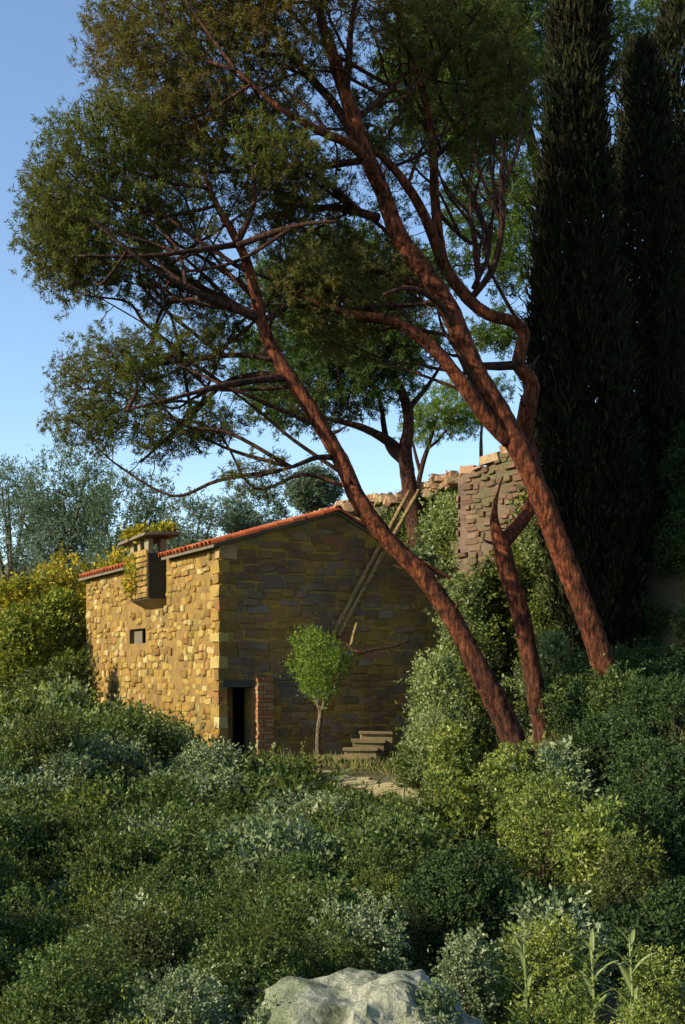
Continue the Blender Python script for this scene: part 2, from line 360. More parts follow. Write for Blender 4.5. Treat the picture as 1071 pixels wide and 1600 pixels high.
def lay_stones(name, parent, mat, u0, u1, z0, z1, tofn, inside, wr, hr, dr, seed, limit, order, shape={}):
    """rows of stones; tofn(u, z, c) -> house coordinates; the `limit` first by `order` are parts, the rest one mesh"""
    rnd = random.Random(seed); items = []
    z = z0
    while z < z1:
        h = rnd.uniform(*hr); u = u0 - rnd.uniform(0, wr[0])
        while u < u1:
            wd = rnd.uniform(*wr) * (0.7 if rnd.random() < 0.25 else 1)
            cu, cz = u + wd / 2, z + h / 2 + rnd.uniform(-.25, .25) * h * 0.9
            if u >= u0 - 0.02 and u + wd <= u1 + 0.1 and inside(cu, cz, wd, h):
                items.append((cu, cz, wd * rnd.uniform(0.9, 1.0), h * rnd.uniform(0.85, 1.05), rnd.uniform(*dr), rnd.uniform(-.16, .16) * min(1, h / wd * 1.5)))
            u += wd
        z += h
    items.sort(key=order)
    rest = MB()
    for i, (cu, cz, wd, h, d, rot) in enumerate(items):
        V, Fc = stone_shape(wd, h, d, rnd, **shape)
        c, s = math.cos(rot), math.sin(rot)
        V = [(x * c - y * s, x * s + y * c, zz) for x, y, zz in V]
        if i < limit:
            o0 = np.array(tofn(cu, cz, 0))
            VV = [np.array(tofn(cu + x, cz + y, zz)) - o0 for x, y, zz in V]
            o = link(name, mesh_np(name, np.array(VV), Fc), mat, parent); o.location = tuple(map(float, o0))
        else:
            rest.add([tofn(cu + x, cz + y, zz) for x, y, zz in V], Fc)
    if rest.V: link(name + 'work', rest.mesh(name + 'work'), mat, parent, 'stuff')
    return len(items)

def in_side(u, z, wd, h):
    if WY0 - 0.05 < u + wd / 2 and u - wd / 2 < WY1 + 0.05 and WZ0 - 0.04 < z + h / 2 and z - h / 2 < WZ1 + 0.04: return False
    if 3.3 - wd / 2 < u < 4.6 + wd / 2 and z > 3.12: return False
    return z + h / 2 < EL + 0.02
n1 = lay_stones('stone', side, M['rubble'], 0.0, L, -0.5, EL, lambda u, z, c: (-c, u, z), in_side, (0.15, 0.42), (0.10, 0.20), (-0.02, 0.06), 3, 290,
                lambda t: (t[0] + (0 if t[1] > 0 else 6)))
def roofz(x): return EL + (AP - EL) * x / AX if x < AX else AP + (ER - AP) * (x - AX) / (W - AX)
def in_gable(u, z, wd, h):
    if u - wd / 2 < 1.1 and z - h / 2 < DZ + 0.02 and u + wd / 2 > 0.10: return False
    if u - wd / 2 < -0.01: return False
    return z + h / 2 < min(roofz(max(0, u - wd / 2)), roofz(min(W, u + wd / 2))) - 0.04
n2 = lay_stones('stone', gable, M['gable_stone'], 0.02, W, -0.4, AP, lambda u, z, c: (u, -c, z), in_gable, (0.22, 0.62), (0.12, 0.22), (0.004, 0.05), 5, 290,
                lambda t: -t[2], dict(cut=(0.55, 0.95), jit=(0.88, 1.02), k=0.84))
# lintel over the doorway
link('lintel', MB().box(0.02, 1.08, -0.05, 0.3, DZ, DZ + 0.13, 0.015).mesh('lintel'), M['dark_wood'], house)
# quoins up the near corner
rnd = random.Random(11); z = -0.35; k = 0
while z < EL - 0.25:
    h = rnd.uniform(0.2, 0.3); a, b = ((0.34, 0.2) if k % 2 else (0.16, 0.42))
    if z < DZ: a = 0.12
    o = link('corner_stone', MB().box(-0.065, a, -0.05, b, 0.012, h - 0.012, 0.015).mesh('corner_stone'), M['rubble'], house)
    o.location = (0, 0, z); z += h; k += 1
# brick jamb beside the doorway
pil = link('brick_pillar', MB().box(0.74, 1.06, -0.19, -0.003, -0.9, 1.42).mesh('brick_pillar'), M['mortar'], house)
z = -0.45; k = 0
while z < 1.42:
    for (x0, x1) in (((0.73, 0.92), (0.935, 1.08)) if k % 2 else ((0.73, 0.85), (0.865, 1.08))):
        o = link('brick', MB().box(0, x1 - x0, -0.21, 0.0, 0, 0.068, 0.008).mesh('brick'), M['brick'], pil)
        o.location = (x0 + rnd.uniform(-.012, .012), rnd.uniform(-.012, .012) - 0.006, z)
    z += 0.084; k += 1
# window: frame boards and a half-closed shutter, set back in the wall
wf = MB()
wf.box(0.16, 0.22, WY0, WY0 + 0.06, WZ0, WZ1).box(0.16, 0.22, WY1 - 0.06, WY1, WZ0, WZ1).box(0.163, 0.217, WY0 + 0.06, WY1 - 0.06, WZ1 - 0.05, WZ1)
win = link('window', wf.mesh('window'), M['dark_wood'], house)
link('shutter', MB().box(0.10, 0.13, WY0 + 0.55, WY1 - 0.06, WZ0, WZ1 - 0.05).mesh('shutter'), M['slab'], win)

# projecting chimney on a corbel
CY0, CY1, CP = 3.3, 4.6, 0.42
ch = link('chimney', MB().box(-CP, 0, CY0, CY1, 3.28, 4.32).mesh('chimney'), M['painted_shade'], house)  # body colour carries the shade of its bare side
link('corbel', MB().add([(-CP, CY0, 3.28), (0, CY0, 3.28), (0, CY0, 3.08), (-CP, CY1, 3.28), (0, CY1, 3.28), (0, CY1, 3.08)],
     [(0, 1, 2), (3, 5, 4), (0, 2, 5, 3), (0, 3, 4, 1), (1, 4, 5, 2)]).mesh('corbel'), M['rubble'], ch)
for (x0, x1, y0, y1) in ((-CP, -CP + 0.12, CY0, CY0 + 0.28), (-0.12, 0.02, CY0, CY0 + 0.28), (-CP, -CP + 0.12, CY1 - 0.25, CY1), (-0.12, 0.02, CY1 - 0.25, CY1), (-CP, -CP + 0.12, 3.86, 4.06)):
    link('post', MB().box(x0, x1, y0, y1, 4.32, 4.66, 0.008).mesh('post'), M['grey_stone'], ch)
link('cap_slab', MB().add([(-0.62, 3.0, 4.69), (0.24, 3.0, 4.74), (0.24, 5.0, 4.68), (-0.62, 5.0, 4.63), (-0.6, 3.02, 4.76), (0.24, 3.0, 4.81), (0.22, 4.98, 4.75), (-0.6, 4.98, 4.70)],
     [(0, 3, 2, 1), (4, 5, 6, 7), (0, 1, 5, 4), (1, 2, 6, 5), (2, 3, 7, 6), (3, 0, 4, 7)]).mesh('cap_slab'), M['slab'], ch)
rnd = random.Random(21)
z = 3.30
while z < 4.3:
    h = rnd.uniform(0.10, 0.2); y = CY0 + 0.02
    while y < CY1 - 0.1:
        wd = rnd.uniform(0.16, 0.45); wd = min(wd, CY1 - y)
        V, Fc = stone_shape(wd * 0.95, h * 0.95, 0.05, rnd)
        o = link('stone', mesh_np('stone', np.array([(-p[2], p[0], p[1]) for p in V]), Fc), M['rubble'], ch)
        o.location = (-CP, y + wd / 2, z + h / 2); y += wd
    z += h

# roof: slabs, barrel tiles
sl_l = (AP - EL) / AX; sl_r = (ER - AP) / (W - AX)
mb = MB()
mb.prism([(-0.2, EL - 0.2 * sl_l + 0.005), (AX, AP + 0.005), (AX, AP + 0.065), (-0.2, EL - 0.2 * sl_l + 0.065)], -0.10, CY0 - 0.25)
mb.prism([(0.03, EL + 0.03 * sl_l + 0.005), (AX, AP + 0.005), (AX, AP + 0.065), (0.03, EL + 0.03 * sl_l + 0.065)], CY0 - 0.25, CY1 + 0.2)
mb.prism([(-0.2, EL - 0.2 * sl_l + 0.005), (AX, AP + 0.005), (AX, AP + 0.065), (-0.2, EL - 0.2 * sl_l + 0.065)], CY1 + 0.2, L + 0.1)
mb.prism([(AX, AP + 0.005), (W + 0.15, ER + 0.15 * sl_r + 0.005), (W + 0.15, ER + 0.15 * sl_r + 0.065), (AX, AP + 0.065)], -0.06, L + 0.1)
roof = link('roof', mb.mesh('roof'), M['slab'], house)
def tile_mesh(r0=0.085, r1=0.105, ln=0.42, th=0.016, n=6):
    V, Fc = [], []
    for x, r in ((0, r1), (ln, r0)):
        for q in (r, r - th):
            for k in range(n + 1):
                a = math.pi * k / n; V.append((x, q * math.cos(a), q * math.sin(a) * 0.9))
    m_ = n + 1
    for k in range(n):
        Fc += [(k, k + 1, 2 * m_ + k + 1, 2 * m_ + k), (m_ + k + 1, m_ + k, 3 * m_ + k, 3 * m_ + k + 1),
               (k + 1, k, m_ + k, m_ + k + 1), (2 * m_ + k, 2 * m_ + k + 1, 3 * m_ + k + 1, 3 * m_ + k)]
    Fc += [(0, 2 * m_, 3 * m_, m_), (n, m_ + n, 3 * m_ + n, 2 * m_ + n)]
    return V, Fc
tv, tf = tile_mesh(); tme = mesh_np('tile', np.array(tv), tf)
rest = MB(); rnd = random.Random(31)
def put_tile(loc, pitch, part, yaw=0.0):
    if part:
        o = link('tile', tme, M['tile'], roof); o.location = loc; o.rotation_euler = (rnd.uniform(-.05, .05), pitch + rnd.uniform(-.03, .03), yaw + rnd.uniform(-.05, .05))
    else:
        c, s = math.cos(pitch), math.sin(pitch); cy, sy = math.cos(yaw), math.sin(yaw)
        VV = []
        for x, y, z in tv:
            x2, z2 = x * c + z * s, -x * s + z * c
            VV.append((loc[0] + x2 * cy - y * sy, loc[1] + x2 * sy + y * cy, loc[2] + z2))
        rest.add(VV, tf)
pl = -math.atan(sl_l); pr = -math.atan(-sl_r)
y = -0.05; c = 0
while y < L:
    x = -0.24; k = 0
    blocked = CY0 - 0.22 < y < CY1 + 0.2
    while x < AX - 0.2:
        if not (blocked and x < 0.2):
            put_tile((x + rnd.uniform(-.02, .02), y + rnd.uniform(-.012, .012), EL + x * sl_l + 0.075 + 0.02 * rnd.random()), pl, k == 0 or c == 0)
        x += 0.36; k += 1
    x = W + 0.19; k = 0
    while x > AX + 0.2:
        put_tile((x, y + rnd.uniform(-.012, .012), AP + (x - AX) * sl_r + 0.07), pr, c == 0, math.pi); x -= 0.36; k += 1
    y += 0.235; c += 1
y = -0.12
while y < L:
    put_tile((AX, y, AP + 0.085), -0.01, True, math.pi / 2); y += 0.37
link('tilework', rest.mesh('tilework'), M['tile'], roof, 'stuff')

# ------------------------------------------------------------------ steps, ladder, sticks
st = thing('stone_steps', 'short flight of worn stone steps rising right beside the gable wall', 'steps', P(550, 1195, 23.0))
sx, sy_, sz = st.location
for k, (x0, x1, yt) in enumerate(((508, 566, 1196), (524, 576, 1183), (538, 588, 1170), (552, 600, 1157), (564, 612, 1144))):
    Yk = 22.3 + 0.38 * k
    a, b = P(x0, yt, Yk), P(x1, yt, Yk)
    m = MB().box(0, b[0] - a[0], 0, 1.0, -0.30, 0.0, 0.016)
    m.box(-0.03, b[0] - a[0] + 0.03, -0.05, 0.6, 0.002, 0.04, 0.012)
    o = link('step', m.mesh('step'), M['step'], st); o.location = (a[0] - sx, a[1] - sy_, a[2] - sz - 0.045)

def pole(a, b, r0, r1, name, mat, parent, off, seed=0, bend=0.02):
    n = 9; t = np.linspace(0, 1, n)[:, None]; pts = a * (1 - t) + b * t
    pts = pts + np.array([0, 0, 1]) * (np.sin(t * math.pi) * bend)
    V, Fc = tube(pts - off, np.linspace(r0, r1, n), 8, 0.05, seed)
    return link(name, mesh_np(name, V, Fc, True), mat, parent)
la, lb = P(520, 994, 24.62), P(640, 768, 25.55)
la2, lb2 = P(529, 994, 24.66), P(655, 766, 25.6)
ld = thing('pole_ladder', 'long two-pole wooden ladder leaning across the gable roof edge behind the front pine', 'ladder', (la + la2) / 2)
off = np.array(ld.location)
pole(la, lb, 0.062, 0.05, 'rail', M['wood'], ld, off, 1); pole(la2, lb2, 0.066, 0.05, 'rail', M['wood'], ld, off, 2)
for t in (0.775, 0.42):
    pole(la * (1 - t) + lb * t, la2 * (1 - t) + lb2 * t, 0.03, 0.03, 'rung', M['wood'], ld, off, 3, 0.0)
a = P(549, 1008, 23.95); b = P(558, 973, 24.0)
s1 = pole(a, b, 0.04, 0.03, 'wooden_stake', M['wood'], None, np.zeros(3), 4); tag(s1, 'short upright wooden stake leaning on the gable wall right of the small tree', 'stake')
pts = np.array([P(541, 1006, 24.0), P(560, 1019, 23.9), P(585, 1014, 23.9), P(612, 1011, 23.9), P(640, 1002, 24.1)])
c_, r_ = catmull(pts, [0.025, 0.04, 0.03, 0.025, 0.015], 4); V, Fc = tube(c_, r_, 7, 0.08, 9)
tag(link('bare_branch', mesh_np('bare_branch', V, Fc, True), M['bark_dark']), 'bare dead branch lying level along the gable wall near the steps', 'branch')

# ------------------------------------------------------------------ foliage builders
def leaf_quads(pos, d, L_, W_, rs, fold=0.25):
    """one diamond leaf per row: base, side, tip, side"""
    n = len(pos); d = unit(d)
    r = unit(rs.normal(size=(n, 3))); s = unit(np.cross(d, r)); nn = np.cross(s, d)
    L_ = L_[:, None]; W_ = W_[:, None]
    mid = pos + d * L_ * 0.45 + nn * L_ * fold * 0.3
    V = np.stack([pos, mid + s * W_ * 0.5, pos + d * L_, mid - s * W_ * 0.5], 1).reshape(-1, 3)
    return V, np.arange(n * 4).reshape(n, 4)

def lobes_points(lobes, n, rs, shell=0.75):
    """points biased towards the shells of ellipsoid lobes; returns points and outward directions"""
    lob = np.array(lobes, float); vol = lob[:, 3] * lob[:, 4] * lob[:, 5]; pr_ = vol ** 0.7; pr_ /= pr_.sum()
    k = rs.choice(len(lob), n, p=pr_)
    d = unit(rs.normal(size=(n, 3))); r = rs.uniform(0, 1, n) ** (1 / 3.0); r = shell * (0.72 + 0.28 * r) * (1 / shell) * (rs.uniform(0.8, 1.05, n)) if shell > 0.5 else r
    p = lob[k, :3] + d * lob[k, 3:6] * r[:, None]
    return p, d, k

def leafy(lobes, n_sprig, per, leaf_l, leaf_w, sprig_l, seed, up=0.5, zmin=0.0, shell=0.8, spread=0.7):
    rs = np.random.RandomState(seed)
    p, d, k = lobes_points(lobes, n_sprig, rs, shell)
    keep = p[:, 2] > zmin; p, d = p[keep], d[keep]
    lob = np.array(lobes, float)
    d = unit(d + np.array([0, 0, up]) + rs.normal(size=d.shape) * 0.35)
    n = len(p); t = rs.uniform(0, 1, (n, per))
    sl_ = sprig_l * rs.uniform(0.5, 1.3, (n, 1)) * np.where(rs.uniform(size=(n, 1)) < 0.09, rs.uniform(1.5, 2.8, (n, 1)), 1.0)
    pos = p[:, None] + d[:, None] * (t * sl_)[..., None] + rs.normal(size=(n, per, 3)) * leaf_l * 0.25
    dirs = d[:, None] * 0.8 + rs.normal(size=(n, per, 3)) * spread
    pos = pos.reshape(-1, 3); dirs = dirs.reshape(-1, 3)
    return leaf_quads(pos, dirs, leaf_l * rs.uniform(0.6, 1.3, len(pos)), leaf_w * rs.uniform(0.7, 1.2, len(pos)), rs)

def stems_mesh(ends, base_r, r0, rs, name, mid_up=0.35):
    V, Fc = [], []
    for e in ends:
        b = np.array([rs.normal() * base_r, rs.normal() * base_r, -0.12]); m_ = b * 0.4 + e * 0.6 * np.array([1, 1, 1]) + np.array([0, 0, mid_up * 0.2]) - np.array([e[0], e[1], 0]) * 0.15
        c_, r_ = catmull([b, m_, e], [r0, r0 * 0.7, r0 * 0.25], 4)
        v, f = tube(c_, r_, 5, 0.03, rs.randint(99), False); o = len(V)
        V += list(v); Fc += [tuple(o + i for i in q) for q in f]
    return mesh_np(name, np.array(V), Fc, True)

def dome_lobes(R, H, n, rs, flat=0.9):
    lb_ = [(0, 0, H * 0.42, R * 0.75, R * 0.75, H * 0.5)]
    for i in range(n):
        a = 2 * math.pi * (i + rs.uniform(-.3, .3)) / n; q = rs.uniform(0.35, 0.72)
        rr = R * rs.uniform(0.32, 0.5)
        hz = H * rs.uniform(0.35, 0.75) * (1.1 - 0.5 * q)
        lb_.append((math.cos(a) * R * q, math.sin(a) * R * q, hz, rr, rr, min(rr, H * 0.4) * flat))
    return lb_

STYLE = {  # leaf width / length, upward pull, scatter of the leaves, leaf length factor, sprig length factor
    'leafy': (0.55, 0.45, 0.75, 1.0, 2.6), 'round': (0.65, 0.3, 0.8, 0.95, 2.2), 'fine': (0.24, 0.6, 0.5, 1.35, 3.0), 'broad': (0.5, 0.4, 0.7, 1.7, 2.0), 'ivy': (0.8, 0.25, 0.9, 1.1, 2.0)}
DIM = {}
def shrub_px(style, mat, px, py_top, Y, rw, name, label, cat='shrub', group=None, hmin=0.3, nl=None, stem='bark_grey', cap=1300):
    """top of the shrub at pixel (px, py_top) at depth Y; rw = half width in pixels"""
    p = P(px, py_top, Y); g_ = float(gz(p[0], p[1])); H = max(hmin, p[2] - g_ + 0.03); R = rw / F * Y
    asp, up, spread, lf_, sf_ = STYLE[style]
    ll = (0.0027 * Y + 0.008) * lf_
    t = thing(name, label, cat, (p[0], p[1], g_ - 0.03), 0, group)
    seed = int(px * 7 + py_top * 3) % 10007; rs = np.random.RandomState(seed)
    n_l = nl or int(7 + 3 * H / R + 2 * R)
    lb_ = [(0, 0, H * 0.4, R * 0.72, R * 0.72, H * 0.48)]
    for i in range(n_l):
        a = 2 * math.pi * (i * 0.382 + rs.uniform(-.06, .06)); u = (i + 0.5) / n_l
        hz = H * (0.86 - 0.7 * u); q = R * min(0.72, 0.15 + 0.85 * u ** 0.6) * rs.uniform(0.75, 1.1)
        r_ = rs.uniform(0.30, 0.46) * min(R, 0.75 * H + 0.15); r_ = min(r_, 1.02 * H - hz + 0.1 * H) if hz + r_ > H * 1.02 else r_
        lb_.append((math.cos(a) * q, math.sin(a) * q, hz, r_, r_, r_ * 0.85))
    area = 2 * math.pi * R * H + math.pi * R * R
    n = int(min(cap, 1.8 * area / (ll * 1.6) ** 2 / math.sqrt(lf_)))
    V, Fc = leafy(lb_, n, 9, ll, ll * asp, ll * sf_, seed, up, 0.0, 0.8, spread)
    lo_ = link('leaves', mesh_np('leaves', V, Fc), M[mat], t, 'stuff')
    ends = [np.array(q[:3]) + np.array([0, 0, q[5] * 0.5]) for q in lb_]
    link('stems', stems_mesh(ends, 0.12 * R, 0.016 * max(1, H * 0.6), rs, 'stems'), M[stem], t)
    DIM[label] = (lo_, R, H)
    return t

# pine foliage: tufts of needles along a short twig
def tuft_template(rs, length=0.18, nt=5, per=6, nl=0.09, nw=0.017):
    tri = []
    for j in range(nt):
        x = length * (j + 0.3) / nt
        for k in range(per):
            a = rs.uniform(0, 2 * math.pi); th = math.radians(rs.uniform(30, 105)) if j < nt - 1 else math.radians(rs.uniform(0, 70))
            d = np.array([math.cos(th), math.sin(th) * math.cos(a), math.sin(th) * math.sin(a)])
            s = unit(np.cross(d, rs.normal(size=3))); b = np.array([x, 0, 0]) + rs.normal(size=3) * 0.02; l = nl * rs.uniform(0.6, 1.2)
            tri.append([b - s * nw / 2, b + s * nw / 2, b + d * l])
    return np.array(tri)                     # (m,3,3)
TUFTS = [tuft_template(np.random.RandomState(i)) for i in range(5)]
def tufts(pos, d, scale, rs, temps=TUFTS):
    out = []
    d = unit(d); r = unit(np.cross(d, rs.normal(size=d.shape))); b = np.cross(d, r)
    R = np.stack([d, r, b], 2)
    which = rs.randint(len(temps), size=len(pos))
    for k, tp in enumerate(temps):
        m_ = which == k
        if not m_.any(): continue
        q = np.einsum('nij,tvj->ntvi', R[m_], tp) * scale[m_][:, None, None, None] + pos[m_][:, None, None, :]
        out.append(q.reshape(-1, 3))
    V = np.concatenate(out); return V, np.arange(len(V)).reshape(-1, 3)

def colonise(seeds, att, step=0.15, kill=0.34, reach=3.5, iters=230, trop=np.array([0, 0, 0.05]), rs=None):
    """space colonisation: grows twigs from the seed nodes towards the attractors"""
    nodes = [np.array(s) for s in seeds]; par = [-1] * len(nodes)
    N = np.array(nodes); A = att.copy(); alive = np.ones(len(A), bool)
    D = np.linalg.norm(A[:, None] - N[None], axis=2); best = D.argmin(1); bd = D.min(1)
    for it in range(iters):
        act = alive & (bd < reach)
        if not act.any(): break
        vec = unit(A[act] - N[best[act]]); acc = {}
        bi = best[act]
        u, inv = np.unique(bi, return_inverse=True)
        sm_ = np.zeros((len(u), 3)); np.add.at(sm_, inv, vec)
        dirs = unit(unit(sm_) + trop + rs.normal(size=sm_.shape) * 0.18)
        new = N[u] + dirs * step
        start = len(N)
        N = np.vstack([N, new]); par += list(u)
        D = np.linalg.norm(A[:, None] - new[None], axis=2); m_ = D.argmin(1); dm = D.min(1)
        up_ = dm < bd; best[up_] = start + m_[up_]; bd[up_] = dm[up_]
        alive &= bd > kill
    return N, np.array(par), len(seeds)

def segs_mesh(A, B, ra, rb, name, sides=4):
    d = unit(B - A); ref = np.where(np.abs(d[:, 2:3]) > 0.9, np.array([[1.0, 0, 0]]), np.array([[0, 0, 1.0]]))
    s = unit(np.cross(d, ref)); t = np.cross(s, d); n = len(A)
    ring = [s * math.cos(2 * math.pi * k / sides) + t * math.sin(2 * math.pi * k / sides) for k in range(sides)]
    V = np.stack([A + q * ra[:, None] for q in ring] + [B + q * rb[:, None] for q in ring], 1).reshape(-1, 3)
    base = (np.arange(n) * 2 * sides)[:, None]
    f = np.concatenate([base + np.array([k, (k + 1) % sides, sides + (k + 1) % sides, sides + k]) for k in range(sides)], 0)
    return mesh_np(name, V, f, True)

def px_line(line, Y0):
    """[(px, py, dY, r_px)] -> points and radii"""
    pts = np.array([P(a, b, Y0 + c) for a, b, c, r in line]); rad = np.array([r / F * (Y0 + c) for a, b, c, r in line]); return pts, rad

def pine(name, label, Y0, trunk, limbs, lobes, n_att, per_att, seed, leaf='pine_leaf', barkm='bark', twigm='bark_dark', tuft=1.0, seed_from=0.35, extra=None, sides=16, kill=0.34, group=None, cat='pine tree', wmul=1.0, fan=0):
    rs = np.random.RandomState(seed)
    pts, rad = px_line(trunk, Y0); rad = rad * wmul
    g_ = float(gz(pts[0, 0], pts[0, 1]))
    if pts[0, 2] > g_ - 0.1:                                      # carry the trunk down into the ground
        dirn = unit(pts[0] - pts[1]); dirn[2] = min(dirn[2], -0.6)
        q = pts[0] + dirn * ((pts[0, 2] - g_ + 0.25) / -dirn[2])
        pts = np.vstack([q, pts]); rad = np.concatenate([[rad[0] * 1.25], rad])
    base = np.array([pts[0, 0], pts[0, 1], g_])
    t = thing(name, label, cat, base, 0, group)
    c, r = catmull(pts, rad, 14 if fan else 7)
    V, Fc = tube(c, r, 26 if fan else sides, 0.06, seed)
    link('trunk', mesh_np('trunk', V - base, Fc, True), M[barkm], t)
    stp_ = 4 if fan else 2
    seeds = list(c[int(len(c) * seed_from):][::stp_]); srad = None
    for lm in limbs:
        p2, r2 = px_line(lm, Y0); c2, rr2 = catmull(p2, r2, 6)
        V, Fc = tube(c2, rr2, 9, 0.06, seed + 5)
        link('limb', mesh_np('limb', V - base, Fc, True), M[twigm if r2[0] < 0.09 else barkm], t)
        seeds += list(c2[2:][::2])
    for i in range(7 if fan else 0):                              # dead broken stubs
        q = int(len(c) * (0.22 + 0.07 * i + 0.03 * rs.uniform())); dr_ = unit(np.array([rs.normal(), rs.normal() * 0.6, 0.25])); tl_ = rs.uniform(0.12, 0.35)
        p0 = c[q] + dr_ * r[q] * 0.6; Vb, Fb = tube(np.array([p0, p0 + dr_ * (r[q] * 0.4 + tl_ * 0.5), p0 + dr_ * (r[q] * 0.4 + tl_) + np.array([0, 0, 0.03])]), np.array([0.035, 0.026, 0.012]), 6, 0.1, i)
        link('stub', mesh_np('stub', Vb - base, Fb, True), M[twigm], t)
    lob = []
    for (px, py, dY, rx, ry, rd) in lobes:
        p = P(px, py, Y0 + dY); lob.append((*p, rx / F * Y0, rd, ry / F * Y0))
    lob = np.array(lob); vol = lob[:, 3] * lob[:, 4] * lob[:, 5]; pr_ = vol ** 0.8; pr_ /= pr_.sum()
    k = rs.choice(len(lob), n_att, p=pr_); d = unit(rs.normal(size=(n_att, 3))); rr = rs.uniform(0, 1, n_att) ** 0.42
    att = lob[k, :3] + d * lob[k, 3:6] * rr[:, None]
    dt = np.linalg.norm(att[:, None] - c[None, ::5], axis=2).min(1)
    att = att[rs.uniform(size=n_att) < np.clip((dt - 0.25) / 1.3, 0.12, 1)] if fan else att
    d = unit(att - att.mean(0)); 
    made = 0; tries = 0; sp_ = np.array(seeds)
    while made < fan and tries < fan * 12:
        tries += 1
        tg = att[rs.randint(len(att))]; dd_ = np.linalg.norm(sp_ - tg, axis=1)
        sc_ = np.abs(dd_ - rs.uniform(1.6, 3.6)) + 0.8 * np.maximum(0, sp_[:, 2] - tg[2] - 0.3) + rs.uniform(0, 0.5, len(sp_)); st_ = sp_[sc_.argmin()]
        ln_ = np.linalg.norm(tg - st_)
        if not 1.1 < ln_ < 4.6: continue
        mid_ = st_ * 0.5 + tg * 0.5 + np.array([0, 0, rs.uniform(-0.28, 0.16) * ln_ * 0.5]) + rs.normal(size=3) * 0.06 * ln_
        q3 = mid_ * 0.55 + tg * 0.45 + rs.normal(size=3) * 0.05 * ln_
        cb, rb_ = catmull([st_, mid_ * 0.6 + st_ * 0.4 + rs.normal(size=3) * 0.03 * ln_, mid_, q3, tg], np.array([0.032, 0.027, 0.021, 0.015, 0.008]) * (0.55 + 0.16 * ln_), 5)
        Vb, Fb = tube(cb, rb_, 6, 0.05, made + seed)
        link('branch', mesh_np('branch', Vb - base, Fb, True), M[twigm], t)
        seeds += list(cb[6:][::2]); made += 1
    N, par, ns = colonise(np.array(seeds), att, kill=kill, rs=rs)
    # pipe-model radii
    cnt = np.zeros(len(N)); kids = np.zeros(len(N), int)
    for i in range(len(N) - 1, ns - 1, -1):
        if cnt[i] == 0: cnt[i] = 1
        cnt[par[i]] += cnt[i]; kids[par[i]] += 1
    idx = np.arange(ns, len(N)); rw = 0.0075 * np.maximum(cnt, 1) ** 0.44
    rw_par = np.minimum(rw[par[idx]], rw[idx] * 1.25)
    if len(idx):
        link('twigs', segs_mesh(N[par[idx]] - base, N[idx] - base, rw_par, rw[idx], 'twigs'), M[twigm], t, 'stuff')
    # foliage at the twig ends and round the attractors
    tips = np.where(kids == 0)[0]; tips = tips[tips >= ns]
    td = unit(N[tips] - N[par[tips]])
    pos = np.repeat(N[tips], per_att, 0) + rs.normal(size=(len(tips) * per_att, 3)) * 0.13
    dd = np.repeat(td, per_att, 0) + rs.normal(size=(len(tips) * per_att, 3)) * 0.55 + np.array([0, 0, 0.35])
    near = np.array([att + rs.normal(size=att.shape) * 0.08]).reshape(-1, 3)
    pos = np.vstack([pos, near]); dd = np.vstack([dd, rs.normal(size=near.shape) * 0.6 + d * 0.6 + np.array([0, 0, 0.4])])
    V, Fc = tufts(pos - base, dd, tuft * rs.uniform(0.65, 1.15, len(pos)), rs)
    link('crown', mesh_np('crown', V, Fc), M[leaf], t, 'stuff')
    print(name, 'nodes', len(N), 'tips', len(tips), 'tris', len(Fc))
    return t

